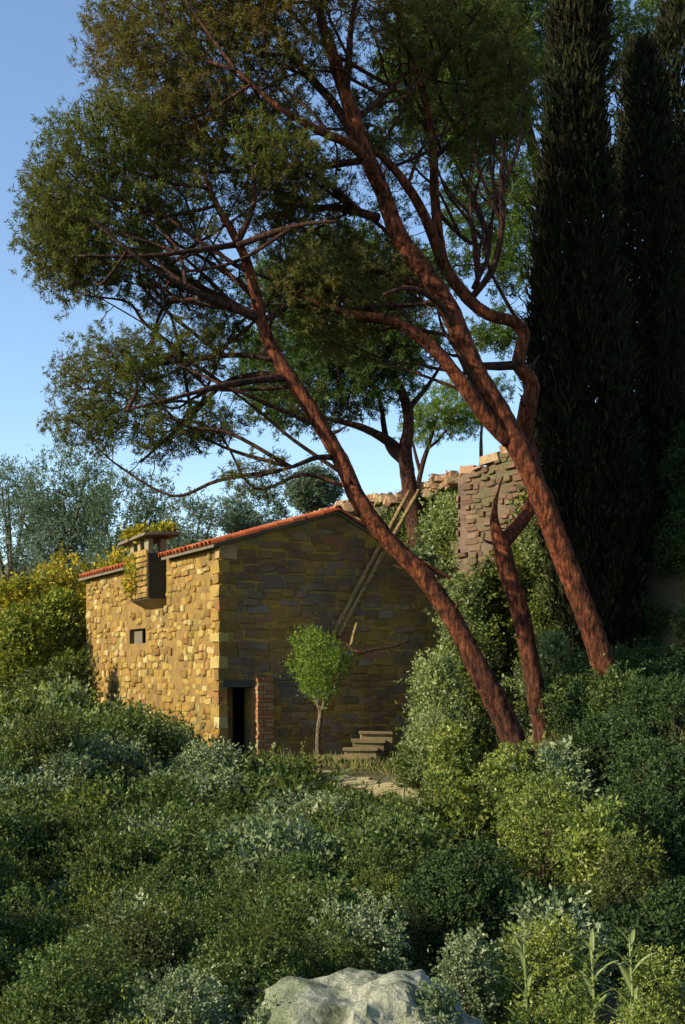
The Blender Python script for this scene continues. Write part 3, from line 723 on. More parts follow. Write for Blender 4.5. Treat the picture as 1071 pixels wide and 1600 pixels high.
# ------------------------------------------------------------------ the leaning pines
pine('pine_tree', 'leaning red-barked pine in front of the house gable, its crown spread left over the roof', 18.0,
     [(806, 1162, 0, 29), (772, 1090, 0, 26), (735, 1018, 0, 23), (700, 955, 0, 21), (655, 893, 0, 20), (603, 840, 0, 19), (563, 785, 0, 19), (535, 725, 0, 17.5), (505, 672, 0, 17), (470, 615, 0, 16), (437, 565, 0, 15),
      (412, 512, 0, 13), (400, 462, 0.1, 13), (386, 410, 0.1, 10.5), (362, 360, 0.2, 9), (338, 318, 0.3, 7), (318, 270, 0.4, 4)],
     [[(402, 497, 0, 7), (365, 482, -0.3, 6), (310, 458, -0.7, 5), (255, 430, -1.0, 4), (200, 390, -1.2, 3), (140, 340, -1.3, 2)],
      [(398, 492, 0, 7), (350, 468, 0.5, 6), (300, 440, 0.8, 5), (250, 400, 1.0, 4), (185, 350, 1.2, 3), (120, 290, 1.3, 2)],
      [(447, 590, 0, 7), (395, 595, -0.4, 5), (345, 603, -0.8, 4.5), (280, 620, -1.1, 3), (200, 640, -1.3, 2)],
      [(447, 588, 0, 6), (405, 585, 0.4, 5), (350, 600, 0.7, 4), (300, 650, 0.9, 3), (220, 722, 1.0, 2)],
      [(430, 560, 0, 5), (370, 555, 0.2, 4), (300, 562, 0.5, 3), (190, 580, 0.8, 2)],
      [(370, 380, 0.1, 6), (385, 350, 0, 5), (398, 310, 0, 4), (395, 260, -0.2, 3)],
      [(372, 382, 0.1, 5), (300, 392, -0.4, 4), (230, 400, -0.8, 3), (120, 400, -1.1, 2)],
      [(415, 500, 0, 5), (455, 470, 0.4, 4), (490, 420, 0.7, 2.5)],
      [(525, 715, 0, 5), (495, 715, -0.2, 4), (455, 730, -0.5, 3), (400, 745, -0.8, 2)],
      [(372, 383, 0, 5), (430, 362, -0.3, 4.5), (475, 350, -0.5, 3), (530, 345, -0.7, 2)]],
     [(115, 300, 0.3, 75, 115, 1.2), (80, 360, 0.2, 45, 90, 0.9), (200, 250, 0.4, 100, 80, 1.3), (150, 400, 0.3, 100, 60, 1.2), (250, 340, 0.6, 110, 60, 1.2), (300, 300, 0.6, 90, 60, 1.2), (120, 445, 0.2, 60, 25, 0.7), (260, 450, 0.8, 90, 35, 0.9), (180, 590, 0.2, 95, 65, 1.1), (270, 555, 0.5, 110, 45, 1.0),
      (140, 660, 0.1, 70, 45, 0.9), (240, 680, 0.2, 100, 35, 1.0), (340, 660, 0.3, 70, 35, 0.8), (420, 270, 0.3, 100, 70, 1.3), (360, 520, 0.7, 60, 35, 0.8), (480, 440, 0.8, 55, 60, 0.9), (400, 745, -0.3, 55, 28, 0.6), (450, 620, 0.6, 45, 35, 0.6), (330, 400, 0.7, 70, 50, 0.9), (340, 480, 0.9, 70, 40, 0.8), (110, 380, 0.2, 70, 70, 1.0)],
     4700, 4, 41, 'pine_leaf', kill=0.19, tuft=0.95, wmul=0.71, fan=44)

pine('pine_tree', 'tallest leaning red-barked pine rising from the right bank before the cypresses, trunk crossing upper left', 19.0,
     [(955, 1085, 0, 24), (935, 1015, 0, 22), (910, 945, 0, 21), (880, 868, 0, 20.5), (850, 790, 0, 20), (820, 718, 0, 20), (788, 658, 0, 20.5), (752, 595, 0, 20), (727, 545, 0, 19), (702, 482, 0, 18), (664, 425, 0, 17),
      (622, 365, 0, 16), (598, 300, 0, 15), (573, 243, 0, 15), (555, 190, 0, 14), (538, 140, 0, 13), (520, 85, 0.1, 11), (502, 30, 0.2, 9), (488, -40, 0.2, 7), (470, -120, 0.3, 4)],
     [[(796, 690, -0.02, 13), (758, 648, -0.16, 12), (722, 598, -0.26, 11.5), (688, 555, -0.3, 10.5), (655, 525, -0.3, 10), (610, 500, -0.4, 8), (560, 492, -0.5, 6), (500, 475, -0.6, 4), (450, 450, -0.6, 2.5)],
      [(600, 305, 0, 9), (560, 235, -0.6, 8), (500, 205, -1.0, 6), (440, 170, -1.3, 4), (370, 110, -1.5, 2.5)],
      [(590, 340, 0, 7), (530, 325, 0.5, 6), (470, 320, 0.8, 4), (400, 270, 1.2, 3), (300, 210, 1.5, 2)],
      [(560, 225, 0, 8), (520, 160, 0.6, 7), (470, 105, 1.0, 6), (430, 50, 1.2, 4), (400, -10, 1.3, 3)],
      [(540, 150, 0, 7), (545, 90, -0.3, 6), (550, 30, -0.5, 4), (560, -30, -0.6, 3)],
      [(690, 450, 0, 6), (640, 440, 0.4, 5), (590, 425, 0.7, 4), (530, 430, 1.0, 2.5)],
      [(575, 250, 0, 6), (500, 260, 0.3, 5), (420, 265, 0.6, 4), (330, 270, 0.9, 2.5)],
      [(715, 520, 0, 6), (680, 470, -0.4, 5), (640, 450, -0.7, 4), (600, 460, -1.0, 2.5)],
      [(552, 190, 0, 5), (600, 150, 0.3, 4), (640, 110, 0.6, 3)]],
     [(250, 110, 0, 120, 100, 1.7), (190, 60, 0, 60, 60, 1.0), (330, 190, 0.3, 130, 90, 1.8), (260, 220, 0, 90, 70, 1.4), (420, 90, 0.2, 140, 100, 1.9), (300, 0, 0, 160, 70, 1.6), (500, 20, 0, 140, 80, 1.8), (470, 240, 0.6, 100, 70, 1.5), (400, -70, 0, 220, 70, 2.0),
      (560, 440, 0.5, 100, 50, 1.2), (480, 470, -0.4, 80, 50, 1.0), (600, 500, 0.4, 70, 30, 0.8), (640, 60, 0.4, 80, 80, 1.2), (480, 380, 1.0, 90, 60, 1.2), (530, 320, 0.9, 80, 50, 1.1), (590, 400, 0.9, 60, 40, 0.9), (640, 470, 0.9, 50, 35, 0.8), (430, 320, 1.0, 70, 60, 1.0), (540, 530, 0.5, 70, 35, 0.8)],
     5200, 4, 42, 'pine_brown', kill=0.20, tuft=1.0, wmul=0.84, fan=50)

pine('pine_tree', 'crooked red-barked pine between two straighter ones, its upper limb snaking behind its neighbour', 19.6,
     [(848, 1140, 0, 18), (838, 1085, 0, 17), (824, 1010, 0, 17), (810, 945, 0, 17), (793, 890, 0, 18), (784, 852, 0.05, 16), (800, 832, 0.3, 13), (822, 805, 0.5, 12), (836, 770, 0.6, 12), (833, 720, 0.6, 13), (820, 672, 0.5, 15), (826, 632, 0.4, 16), (832, 600, 0.4, 13),
      (812, 572, 0.3, 13), (815, 540, 0.3, 12), (818, 518, 0.3, 12), (800, 502, 0.3, 11), (765, 492, 0.3, 11), (735, 470, 0.3, 11), (700, 425, 0.4, 11), (688, 385, 0.4, 10), (680, 310, 0.5, 9), (676, 225, 0.5, 8), (660, 140, 0.6, 6.5), (632, 60, 0.6, 5), (612, -20, 0.7, 4), (600, -80, 0.7, 3)],
     [[(788, 865, 0, 12), (775, 828, 0.0, 9), (773, 800, 0.1, 5), (778, 770, 0.2, 2.2), (786, 745, 0.3, 1.2)],
      [(692, 410, 0.4, 9), (660, 330, 0.0, 8), (625, 275, -0.2, 7), (590, 240, -0.4, 5), (560, 235, -0.5, 3)],
      [(735, 468, 0.3, 6), (770, 420, 0.0, 5), (785, 350, -0.2, 5), (783, 275, -0.3, 4), (790, 230, -0.3, 2.5)],
      [(740, 450, 0.3, 4), (765, 390, 0.6, 3.5), (750, 330, 0.8, 3), (720, 270, 1.0, 2)],
      [(682, 330, 0.5, 4), (735, 380, 0.8, 2.6), (770, 375, 1.1, 2)],
      [(815, 570, 0.3, 8), (785, 572, 0.2, 7), (755, 572, -0.05, 6)],
      [(676, 250, 0.5, 4), (720, 210, 0.9, 3), (770, 180, 1.2, 2)],
      [(660, 140, 0.6, 4), (700, 80, 0.2, 3), (740, 30, 0.0, 2)]],
     [(660, 30, 0.5, 120, 80, 1.3), (740, 90, 0.7, 90, 90, 1.2), (600, -60, 0.5, 130, 70, 1.4), (640, 170, 0.5, 60, 70, 0.8), (770, 200, 0.5, 80, 55, 0.9), (620, 250, 0, 50, 40, 0.7), (700, 250, 0.8, 70, 60, 0.8), (640, 330, 0.6, 50, 60, 0.7), (720, 150, 0.6, 90, 70, 0.9), (650, 420, 0.7, 60, 40, 0.7), (590, 200, 0.9, 70, 60, 0.9), (780, 120, 0.6, 70, 60, 0.9)],
     2500, 4, 43, 'pine_leaf', kill=0.2, tuft=1.0, wmul=0.84, fan=26)

# pine on the terrace above the house
pine('pine_tree', 'forked dark pine on the terrace rim at the top of the ladder', 32.0,
     [(642, 775, 0, 13), (636, 735, 0, 12), (633, 705, 0, 11), (638, 670, 0, 9), (636, 635, 0, 8), (622, 600, 0, 7), (600, 575, 0, 5), (580, 540, 0, 3)],
     [[(632, 715, 0, 8), (618, 698, 0, 8), (595, 682, -0.3, 7), (565, 668, -0.5, 6), (530, 658, -0.6, 4), (490, 650, -0.7, 2.5)],
      [(630, 722, 0, 6), (608, 700, 0.4, 5), (600, 665, 0.6, 4.5), (597, 640, 0.7, 4), (585, 600, 0.8, 2.5)],
      [(637, 640, 0, 5), (655, 620, 0.3, 4), (672, 598, 0.5, 3), (690, 570, 0.6, 2)]],
     [(560, 590, 0, 100, 60, 1.8), (480, 625, -0.3, 90, 50, 1.5), (600, 540, 0.2, 80, 50, 1.6), (520, 540, 0, 90, 50, 1.6), (650, 540, 0.3, 60, 40, 1.2), (420, 600, -0.3, 60, 40, 1.2), (580, 470, 0.2, 90, 45, 1.5), (500, 470, 0.2, 90, 45, 1.3), (450, 540, 0.2, 80, 50, 1.3), (430, 450, 0.3, 60, 40, 1.2), (540, 400, 0.4, 80, 50, 1.4), (620, 430, 0.4, 60, 50, 1.2)],
     3200, 4, 44, 'pine_green', 'bark_dark', 'bark_dark', 1.7, 0.3, None, 12, 0.3)
pine('pine_tree', 'small bright green pine with twin stems on the skyline of the terrace', 37.0,
     [(657, 742, 0, 4), (662, 720, 0, 4), (669, 700, 0, 3.5), (676, 675, 0, 3), (684, 650, 0, 2)],
     [[(657, 738, 0, 3), (650, 712, 0.2, 2.5), (645, 690, 0.3, 2)], [(670, 700, 0, 2.5), (685, 688, 0.2, 2), (700, 670, 0.3, 1.5)]],
     [(690, 645, 0, 52, 40, 1.2), (660, 665, 0, 35, 30, 0.9), (720, 660, 0, 35, 25, 0.8)],
     420, 3, 45, 'bright_leaf', 'bark_dark', 'bark_dark', 1.6, 0.3, None, 8, 0.4)
pine('pine_tree', 'slim sapling pine with bare stem on the skyline right of the bright green pine', 38.0,
     [(752, 715, 0, 3), (752, 690, 0, 2.6), (753, 660, 0, 2), (752, 630, 0, 1.5)], [],
     [(760, 610, 0, 50, 22, 0.9), (735, 640, 0, 25, 18, 0.6)],
     120, 3, 46, 'pine_green', 'bark_grey', 'bark_dark', 1.5, 0.5, None, 8, 0.4)
# tall pines standing behind the cypresses
pine('pine_tree', 'distant soft green pine rising behind the left edge of the big cypress', 29.0,
     [(905, 900, 0, 16), (895, 700, 0, 14), (880, 500, 0, 12), (860, 350, 0, 10), (830, 220, 0, 8), (800, 100, 0, 5)],
     [[(880, 500, 0, 6), (845, 450, 0, 5), (810, 420, 0, 3)], [(866, 390, 0, 6), (830, 330, 0, 5), (780, 290, -0.2, 3), (730, 260, -0.3, 2)], [(855, 330, 0, 5), (800, 270, 0.4, 4), (740, 205, 0.6, 2)],
      [(845, 280, 0, 5), (900, 180, 0.4, 5), (960, 110, 0.6, 4), (1040, 50, 0.8, 3)], [(880, 500, 0.2, 4), (950, 380, 0.3, 3.5), (985, 190, 0.4, 2)]],
     [(760, 120, 0, 110, 110, 2.4), (690, 60, 0, 90, 90, 2.0), (720, 200, 0.2, 90, 60, 1.6), (650, 130, 0.3, 60, 80, 1.5), (800, 20, 0, 110, 90, 2.4), (800, 390, 0, 45, 80, 1.3), (810, 300, 0, 40, 60, 1.2), (960, 80, 0.4, 70, 60, 1.4), (970, 260, 0.4, 35, 90, 1.0), (1040, 30, 0.5, 60, 40, 1.2), (780, 520, 0, 60, 35, 1.0), (740, 330, 0.3, 60, 60, 1.0), (690, 420, 0.4, 60, 40, 1.0)],
     3400, 4, 47, 'pine_green', 'bark_dark', 'bark_dark', 1.8, 0.35, None, 10, 0.3)

# ------------------------------------------------------------------ cypresses
def cypress(label, prof, Y, seed, n):
    """prof: [(py, px_left, px_right)] outline in the photograph"""
    rs = np.random.RandomState(seed)
    py = np.array([p[0] for p in prof], float); xl = np.array([p[1] for p in prof], float); xr = np.array([p[2] for p in prof], float)
    zc = CZ - (py - HY) / F * Y; cx = ((xl + xr) / 2 - CX) / F * Y; rad = (xr - xl) / 2 / F * Y
    o_ = np.argsort(zc); zc, cx, rad = zc[o_], cx[o_], rad[o_]
    bx = float(cx[0]); g_ = float(gz(bx, Y)); base = np.array([bx, Y, g_])
    t = thing('cypress_tree', label, 'cypress', base)
    pts = np.array([(bx, Y, g_ - 0.2)] + [(cx[i], Y, zc[i]) for i in range(0, len(zc))]); rr = np.linspace(0.24, 0.03, len(pts))
    c, r = catmull(pts, rr, 3); V, Fc = tube(c, r, 10, 0.05, seed); link('trunk', mesh_np('trunk', V - base, Fc, True), M['bark_dark'], t)
    z = rs.uniform(zc[0], zc[-1], n * 2); rz_ = np.interp(z, zc, rad); keep = rs.uniform(0, rad.max(), n * 2) < rz_ + 0.1; z = z[keep][:n]; rz_ = rz_[keep][:n]; n = len(z)
    a = rs.uniform(0, 2 * math.pi, n)
    # vertical flutes: foliage gathers in upright plumes with dark seams between
    nfl = 9; tw = 0.25 * np.sin(z * 0.9 + seed)
    fl = 0.5 + 0.5 * np.cos(nfl * (a + tw) + 1.5 * np.sin(z * 0.7)); lump = 0.5 + 0.5 * np.sin(z * 2.1 + 5 * np.cos(a * 2 + seed))
    q = rz_ * (0.66 + 0.22 * fl + 0.12 * lump) * np.where(rs.uniform(size=n) < 0.8, rs.uniform(0.9, 1.04, n), rs.uniform(0.4, 0.9, n))
    c_x = np.interp(z, zc, cx)
    pos = np.stack([c_x + np.cos(a) * q, Y + np.sin(a) * q, z], 1)
    out = np.stack([np.cos(a), np.sin(a), np.zeros(n)], 1)
    # each plume: a spray of slim upright leaves
    per = 7; tt = rs.uniform(0, 1, (n, per))
    d = unit(out * 0.28 + np.array([0, 0, 1.0]) + rs.normal(size=(n, 3)) * 0.16)
    P_ = pos[:, None] + d[:, None] * (tt * 0.35)[..., None] + rs.normal(size=(n, per, 3)) * 0.06
    D_ = d[:, None] + rs.normal(size=(n, per, 3)) * 0.28
    P_ = P_.reshape(-1, 3); D_ = D_.reshape(-1, 3)
    V, Fc = leaf_quads(P_ - base, D_, rs.uniform(0.12, 0.30, len(P_)), rs.uniform(0.03, 0.06, len(P_)), rs)
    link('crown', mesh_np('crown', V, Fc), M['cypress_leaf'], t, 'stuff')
    return t
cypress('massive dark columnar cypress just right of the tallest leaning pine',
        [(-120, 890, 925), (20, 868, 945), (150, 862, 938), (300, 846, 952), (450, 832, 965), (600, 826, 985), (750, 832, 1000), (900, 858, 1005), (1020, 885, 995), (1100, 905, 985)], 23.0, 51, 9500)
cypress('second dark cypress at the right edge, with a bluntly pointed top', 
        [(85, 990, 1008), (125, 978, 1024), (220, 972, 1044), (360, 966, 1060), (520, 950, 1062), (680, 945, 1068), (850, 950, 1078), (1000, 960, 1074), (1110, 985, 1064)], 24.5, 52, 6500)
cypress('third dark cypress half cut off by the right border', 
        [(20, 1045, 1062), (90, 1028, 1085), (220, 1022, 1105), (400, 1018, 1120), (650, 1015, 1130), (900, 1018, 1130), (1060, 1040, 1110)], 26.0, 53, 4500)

# ------------------------------------------------------------------ trees and vines behind the house
def broad_tree(name, label, px, py_top, Y, rw_px, leaf, seed, lobes_n=12, n=2600, ll=0.14, group=None, cat='tree', lw=0.05):
    rs = np.random.RandomState(seed)
    top = P(px, py_top, Y); g_ = float(gz(top[0], Y)); H = max(1.8, top[2] - g_); R = rw_px / F * Y
    base = np.array([top[0], Y, g_]); t = thing(name, label, cat, base, 0, group)
    lb_ = [(0, 0, H * 0.62, R * 0.6, R * 0.6, H * 0.33)]
    for i in range(lobes_n):
        a = rs.uniform(0, 6.28); q = rs.uniform(0.3, 0.75); r_ = R * rs.uniform(0.26, 0.42)
        lb_.append((math.cos(a) * R * q, math.sin(a) * R * q * 0.8, H * rs.uniform(0.22, 0.86), r_, r_, r_ * 0.85))
    V, Fc = leafy(lb_, n, 9, ll, lw, ll * 2.2, seed, 0.3, H * 0.12)
    link('crown', mesh_np('crown', V, Fc), M[leaf], t, 'stuff')
    sm = stems_mesh([np.array(q[:3]) for q in lb_], 0.08, 0.05 + 0.01 * H, rs, 'trunk'); link('trunk', sm, M['bark_grey'], t)
    return t
broad_tree('far_tree', 'tall bluish grey-green tree at the far left, above the yellow vines', 100, 682, 46, 115, 'haze_leaf', 61, 16, 3000)
broad_tree('far_tree', 'rounded grey-green tree behind the chimney', 195, 722, 44, 85, 'haze_leaf', 62, 14, 2400)
broad_tree('far_tree', 'thin wispy tree above the roof right of the chimney', 295, 755, 42, 62, 'haze_leaf', 63, 9, 1100, 0.13)
broad_tree('far_tree', 'low hazy bush tree peeping over the middle of the roof', 400, 755, 44, 65, 'haze_leaf', 64, 9, 1300)
broad_tree('far_tree', 'low grey bush tree just left of the gable peak', 490, 772, 43, 55, 'haze_leaf', 65, 9, 1500)
broad_tree('far_tree', 'grey-green tree cut by the left border below the pine crown', 15, 705, 50, 90, 'haze_leaf', 66, 12, 1800)

shrub_px('ivy', 'vine_leaf', 90, 862, 36.5, 75, 'grape_vine', 'sunlit yellow vine mound at the far left under the bluish tree', 'vine')
shrub_px('ivy', 'vine_leaf', 190, 848, 36.8, 70, 'grape_vine', 'sunlit yellow vine mound directly behind the chimney', 'vine')
shrub_px('ivy', 'vine_leaf', 20, 880, 35.5, 60, 'grape_vine', 'sunlit yellow vine mound cut by the left border', 'vine')
shrub_px('ivy', 'vine_green', 85, 905, 33.2, 52, 'ivy_bush', 'tall ivy-covered bush filling the gap left of the house wall', 'ivy')
shrub_px('ivy', 'vine_green', 30, 930, 31.5, 50, 'ivy_bush', 'tall ivy-covered bush at the left border below the vines', 'ivy')
shrub_px('leafy', 'ivy_leaf', 110, 1010, 29.5, 38, 'ivy_bush', 'lower ivy bush against the far end of the house wall', 'ivy')
shrub_px('leafy', 'ivy_leaf', 60, 1040, 27.0, 48, 'ivy_bush', 'lower leafy ivy bush left of the house, near the border', 'ivy')

# creeper trailing over the chimney slab
lv, lf = leafy([(-0.25, 4.2, 4.82, 0.35, 0.75, 0.07), (0.0, 3.5, 4.86, 0.25, 0.4, 0.06), (-0.47, 4.35, 3.9, 0.05, 0.26, 0.5)], 330, 8, 0.09, 0.07, 0.12, 71, 0.4)
cr = link('creeper', mesh_np('creeper', lv, lf), M['vine_leaf']); cr.location = (HX, HYY, 0); cr.rotation_euler = (0, 0, ANG)
tag(cr, 'yellow creeper trailing over the chimney slab and down its front', 'creeper')

# ------------------------------------------------------------------ terrace rim, bare rock, boulder
tw_ = thing('terrace_wall', 'crumbling row of pinkish stones along the terrace rim left of the ruined wall', 'stone wall', (2.5, 31.5, float(gz(2.5, 31.5))))
tb = np.array(tw_.location); rnd = random.Random(81)
rim = catmull([P(500, 800, 36), P(565, 778, 34.5), (P(640, 768, 32.6)), P(690, 748, 31.9), P(722, 738, 31.2)], [1] * 5, 8)[0]
for i in range(len(rim) - 1):
    for k in range(2):
        p = rim[i] * (1 - k * 0.5) + rim[i + 1] * k * 0.5
        zz = float(gz(p[0], p[1]))
        V, Fc = stone_shape(rnd.uniform(0.22, 0.62), rnd.uniform(0.14, 0.42), rnd.uniform(0.1, 0.28), rnd, (0.2, 0.85), (0.75, 1.08), 0.8)
        a = rnd.uniform(-0.5, 0.5)
        VV = [(x * math.cos(a) , -z_ , y + x * math.sin(a) * 0.3) for x, y, z_ in V] + [(0, 0.28, 0.03)]
        Fc = Fc + [(i_, 25, (i_ + 1) % 8) for i_ in range(8)]
        o = link('stone', mesh_np('stone', np.array(VV), Fc), M['rim_stone'], tw_)
        q = np.array([p[0] + rnd.uniform(-.1, .1), p[1] + rnd.uniform(-.15, .15), max(p[2] - rnd.uniform(0.05, 0.25), zz - 0.05)])
        o.location = tuple(q - tb)

# ruined masonry block set into the bank, its top climbing to the right
Lp, Rp = P(716, 750, 29.5), P(905, 700, 26.7)
rv = Rp - Lp; rl = math.hypot(rv[0], rv[1]); ra = math.atan2(rv[1], rv[0]); rz0 = 2.0
ruin = thing('ruined_wall', 'brown ruined stone wall on the bank, rising right behind the crooked pine', 'ruin', (Lp[0], Lp[1], rz0), ra)
RT = [(0, 4.55), (0.35, 4.72), (0.9, 4.70), (1.25, 4.98), (1.8, 5.05), (2.3, 5.02), (2.7, 5.22), (3.3, 5.2), (rl, 5.25)]
def rtop(u): return float(np.interp(u, [p[0] for p in RT], [p[1] for p in RT]))
core = link('core', MB().prism([(0, 0), (rl, 0)] + [(u, z) for u, z in RT[::-1]], 0.0, 1.5).mesh('core'), M['cliff'], ruin)
n3 = lay_stones('stone', ruin, M['ruin_stone'], 0.0, rl, 0.4, 5.3, lambda u, z, c: (u, -c, z), lambda u, z, wd, h: z + h / 2 < rtop(u) + 0.02, (0.18, 0.5), (0.09, 0.19), (-0.02, 0.09), 15, 290,
                lambda t: -t[1], dict(cut=(0.4, 0.95), jit=(0.86, 1.03), k=0.8))
n4 = lay_stones('stone', ruin, M['ruin_stone'], 0.0, 1.5, 1.6, 4.6, lambda u, z, c: (-c, 1.5 - u, z), lambda u, z, wd, h: z + h / 2 < 4.6, (0.2, 0.45), (0.1, 0.19), (-0.01, 0.07), 16, 60,
                lambda t: -t[1], dict(cut=(0.4, 0.95), jit=(0.86, 1.03), k=0.8))
rnd = random.Random(17); u = 0.05
while u < rl - 0.2:
    wd = rnd.uniform(0.25, 0.55); h = rnd.uniform(0.10, 0.22)
    o = link('capstone', MB().box(-wd / 2, wd / 2, -0.1, 0.35, 0, h, 0.04).mesh('capstone'), M['rim_stone'], ruin)
    o.location = (u + wd / 2, rnd.uniform(-.06, .1), rtop(u + wd / 2) - 0.03); o.rotation_euler = (rnd.uniform(-.1, .1), rnd.uniform(-.15, .15), rnd.uniform(-.25, .25)); u += wd + rnd.uniform(0, 0.12)

# boulder at the bottom edge
bo = P(560, 1600, 6.2)
rs = np.random.RandomState(85)
V, Fc = [], []
nu, nv = 88, 40
for j in range(nv + 1):
    th = math.pi * 0.62 * j / nv
    for i in range(nu):
        a = 2 * math.pi * i / nu
        d = np.array([math.sin(th) * math.cos(a), math.sin(th) * math.sin(a), math.cos(th)])
        p = d * np.array([0.64, 0.5, 0.33]); p[2] = np.sign(p[2]) * abs(p[2]) ** 0.9
        h = 0.22 * mnoise.fractal(Vector(p * 2.6) + Vector((3, 1, 0)), 1.0, 2.0, 6) + 0.07 * mnoise.noise(Vector(p * 5)) 
        h -= 0.16 * max(0, mnoise.noise(Vector(p * np.array([4, 4, 11])))); h += 0.05 * mnoise.fractal(Vector(p * 9), 1.0, 2.0, 4)
        V.append(p * (1 + h) + np.array([0.10 * p[2], 0, 0.0]))
for j in range(nv):
    for i in range(nu):
        a, b = j * nu + i, j * nu + (i + 1) % nu; Fc.append((a, a + nu, b + nu, b))
o = link('boulder', mesh_np('boulder', np.array(V), Fc, False), M['boulder']); o.location = (bo[0] + 0.04, bo[1], -0.42)
tag(o, 'pale lichen-spotted limestone boulder at the bottom edge in the undergrowth', 'boulder')

# ------------------------------------------------------------------ small tree before the gable
sp = P(502, 1202, 21.6); g_ = float(gz(sp[0], sp[1])); base = np.array([sp[0], sp[1], g_])
t = thing('young_tree', 'slender young tree with round green crown standing before the gable wall', 'tree', base)
def px_tube(line, Y, name, mat, parent, base, sides=9):
    pts, rad = px_line(line, Y); c, r = catmull(pts, rad, 6); V, Fc = tube(c, r, sides, 0.06, 3); return link(name, mesh_np(name, V - base, Fc, True), mat, parent)
px_tube([(502, 1208, 0, 5), (497, 1175, 0, 4.2), (498, 1140, 0, 4), (501, 1112, 0, 4), (490, 1085, 0.1, 3), (474, 1062, 0.2, 2), (466, 1030, 0.2, 1.3)], 21.6, 'trunk', M['bark_grey'], t, base)
px_tube([(501, 1113, 0, 3.4), (512, 1090, -0.1, 2.6), (528, 1066, -0.2, 2), (535, 1030, -0.2, 1.3)], 21.6, 'limb', M['bark_grey'], t, base)
px_tube([(506, 1100, 0, 2.4), (504, 1060, 0.2, 2), (500, 1020, 0.3, 1.2)], 21.6, 'limb', M['bark_grey'], t, base)
lob = []; rs = np.random.RandomState(5)
for i in range(17):
    a = rs.uniform(0, 6.28); q = rs.uniform(0.2, 1) ** 0.6
    p = P(498 + 36 * q * math.cos(a), 1040 + 44 * q * math.sin(a), 21.6 + rs.uniform(-.4, .4)) - base
    r_ = rs.uniform(11, 20) / F * 21.6; lob.append((*p, r_, r_, r_ * 0.9))
V, Fc = leafy(lob, 1150, 7, 0.058, 0.026, 0.15, 91, 0.9, -1, 0.8, 0.5); link('crown', mesh_np('crown', V, Fc), M['bright_leaf'], t, 'stuff')

# ------------------------------------------------------------------ shrubs one can point at
S = shrub_px
S('leafy', 'willow_leaf', 684, 1005, 20.4, 46, 'feathery_bush', 'tall pale feathery bush right of the steps, against the gable')
S('fine', 'willow_leaf', 672, 1100, 19.4, 36, 'feathery_bush', 'lower pale feathery bush leaning over the steps')
S('round', 'lime_leaf', 706, 1125, 18.6, 42, 'leafy_bush', 'rounded yellow-green bush left of the foot of the front pine')
S('leafy', 'bramble_leaf', 645, 1165, 19.6, 24, 'leafy_bush', 'small dark bush at the foot of the steps')
S('leafy', 'ivy_leaf', 735, 965, 22.5, 45, 'leafy_bush', 'green bush on the bank between the front pine and the crooked pine')
S('ivy', 'ivy_leaf', 700, 880, 27.5, 55, 'ivy_bush', 'sunlit ivy mass on the bank just right of the ladder', 'ivy')
S('ivy', 'silver_leaf', 655, 830, 29.5, 42, 'leafy_bush', 'pale bush under the forked pine on the bank')
S('ivy', 'ivy_leaf', 768, 846, 26.6, 46, 'ivy_bush', 'ivy spread on the bank just below the ruined wall', 'ivy')
S('leafy', 'willow_leaf', 722, 872, 25.0, 36, 'leafy_bush', 'pale bush on the bank left of the crooked pine, below the ruined wall')
S('leafy', 'dark_leaf', 1062, 1072, 17.2, 40, 'leafy_bush', 'dark bush at the right border under the third cypress')
S('leafy', 'ivy_leaf', 860, 900, 23.4, 42, 'leafy_bush', 'green bush between the crooked pine and the tallest pine')
S('leafy', 'willow_leaf', 860, 985, 21.5, 42, 'leafy_bush', 'pale leafy bush right behind the crooked pine trunk')
S('round', 'bramble_leaf', 890, 1065, 19.6, 50, 'leafy_bush', 'green bush in front of the foot of the tallest pine')
S('leafy', 'bramble_leaf', 960, 1050, 18.6, 45, 'leafy_bush', 'green bush hiding the base of the tallest pine')
S('round', 'lime_leaf', 800, 1160, 16.5, 62, 'leafy_bush', 'bright yellow-green bush directly below the front pine trunk')
S('broad', 'silver_leaf', 868, 1165, 16.2, 45, 'leafy_bush', 'whitish-leaved bush below the crooked pine')
S('leafy', 'lime_leaf', 850, 1205, 14.8, 85, 'leafy_bush', 'large bright yellow-green bush in the right middle ground')
S('broad', 'lime_leaf', 935, 1245, 13.5, 60, 'leafy_bush', 'yellowish bush stepping down to the right edge')
S('leafy', 'ivy_leaf', 985, 1300, 12.0, 62, 'leafy_bush', 'olive bush at the right edge above the grey shrub')
S('round', 'dark_leaf', 960, 1130, 16.8, 85, 'leafy_bush', 'dark blue-green bush under the cypresses')
S('leafy', 'dark_leaf', 1030, 1150, 15.0, 75, 'leafy_bush', 'dark blue-green bush at the right border')
S('leafy', 'dark_leaf', 1000, 1215, 14.2, 70, 'leafy_bush', 'dark low bush at the right behind the yellowish one')
S('leafy', 'silver_leaf', 1045, 1060, 20.0, 25, 'leafy_bush', 'pale sunlit bush seen beyond the cypress trunks at the right border')
S('broad', 'silver_leaf', 865, 1385, 9.6, 75, 'grey_shrub', 'whitish grey shrub at lower right above the yellow herbs')
S('leafy', 'lime_leaf', 850, 1425, 8.8, 80, 'leafy_bush', 'yellow-green bush below the whitish grey shrub')
S('leafy', 'silver_leaf', 730, 1440, 8.6, 48, 'grey_shrub', 'small grey shrub between the thicket and the yellow-green bush')
S('leafy', 'lime_leaf', 1025, 1470, 7.8, 60, 'leafy_bush', 'yellow-green bush in the lower right corner')
S('leafy', 'lime_leaf', 870, 1525, 6.8, 95, 'herb_clump', 'yellow-green herb clump along the bottom edge right of the boulder', 'herbs')
S('leafy', 'lime_leaf', 1000, 1545, 6.4, 70, 'herb_clump', 'yellow-green herb clump in the bottom right corner', 'herbs')
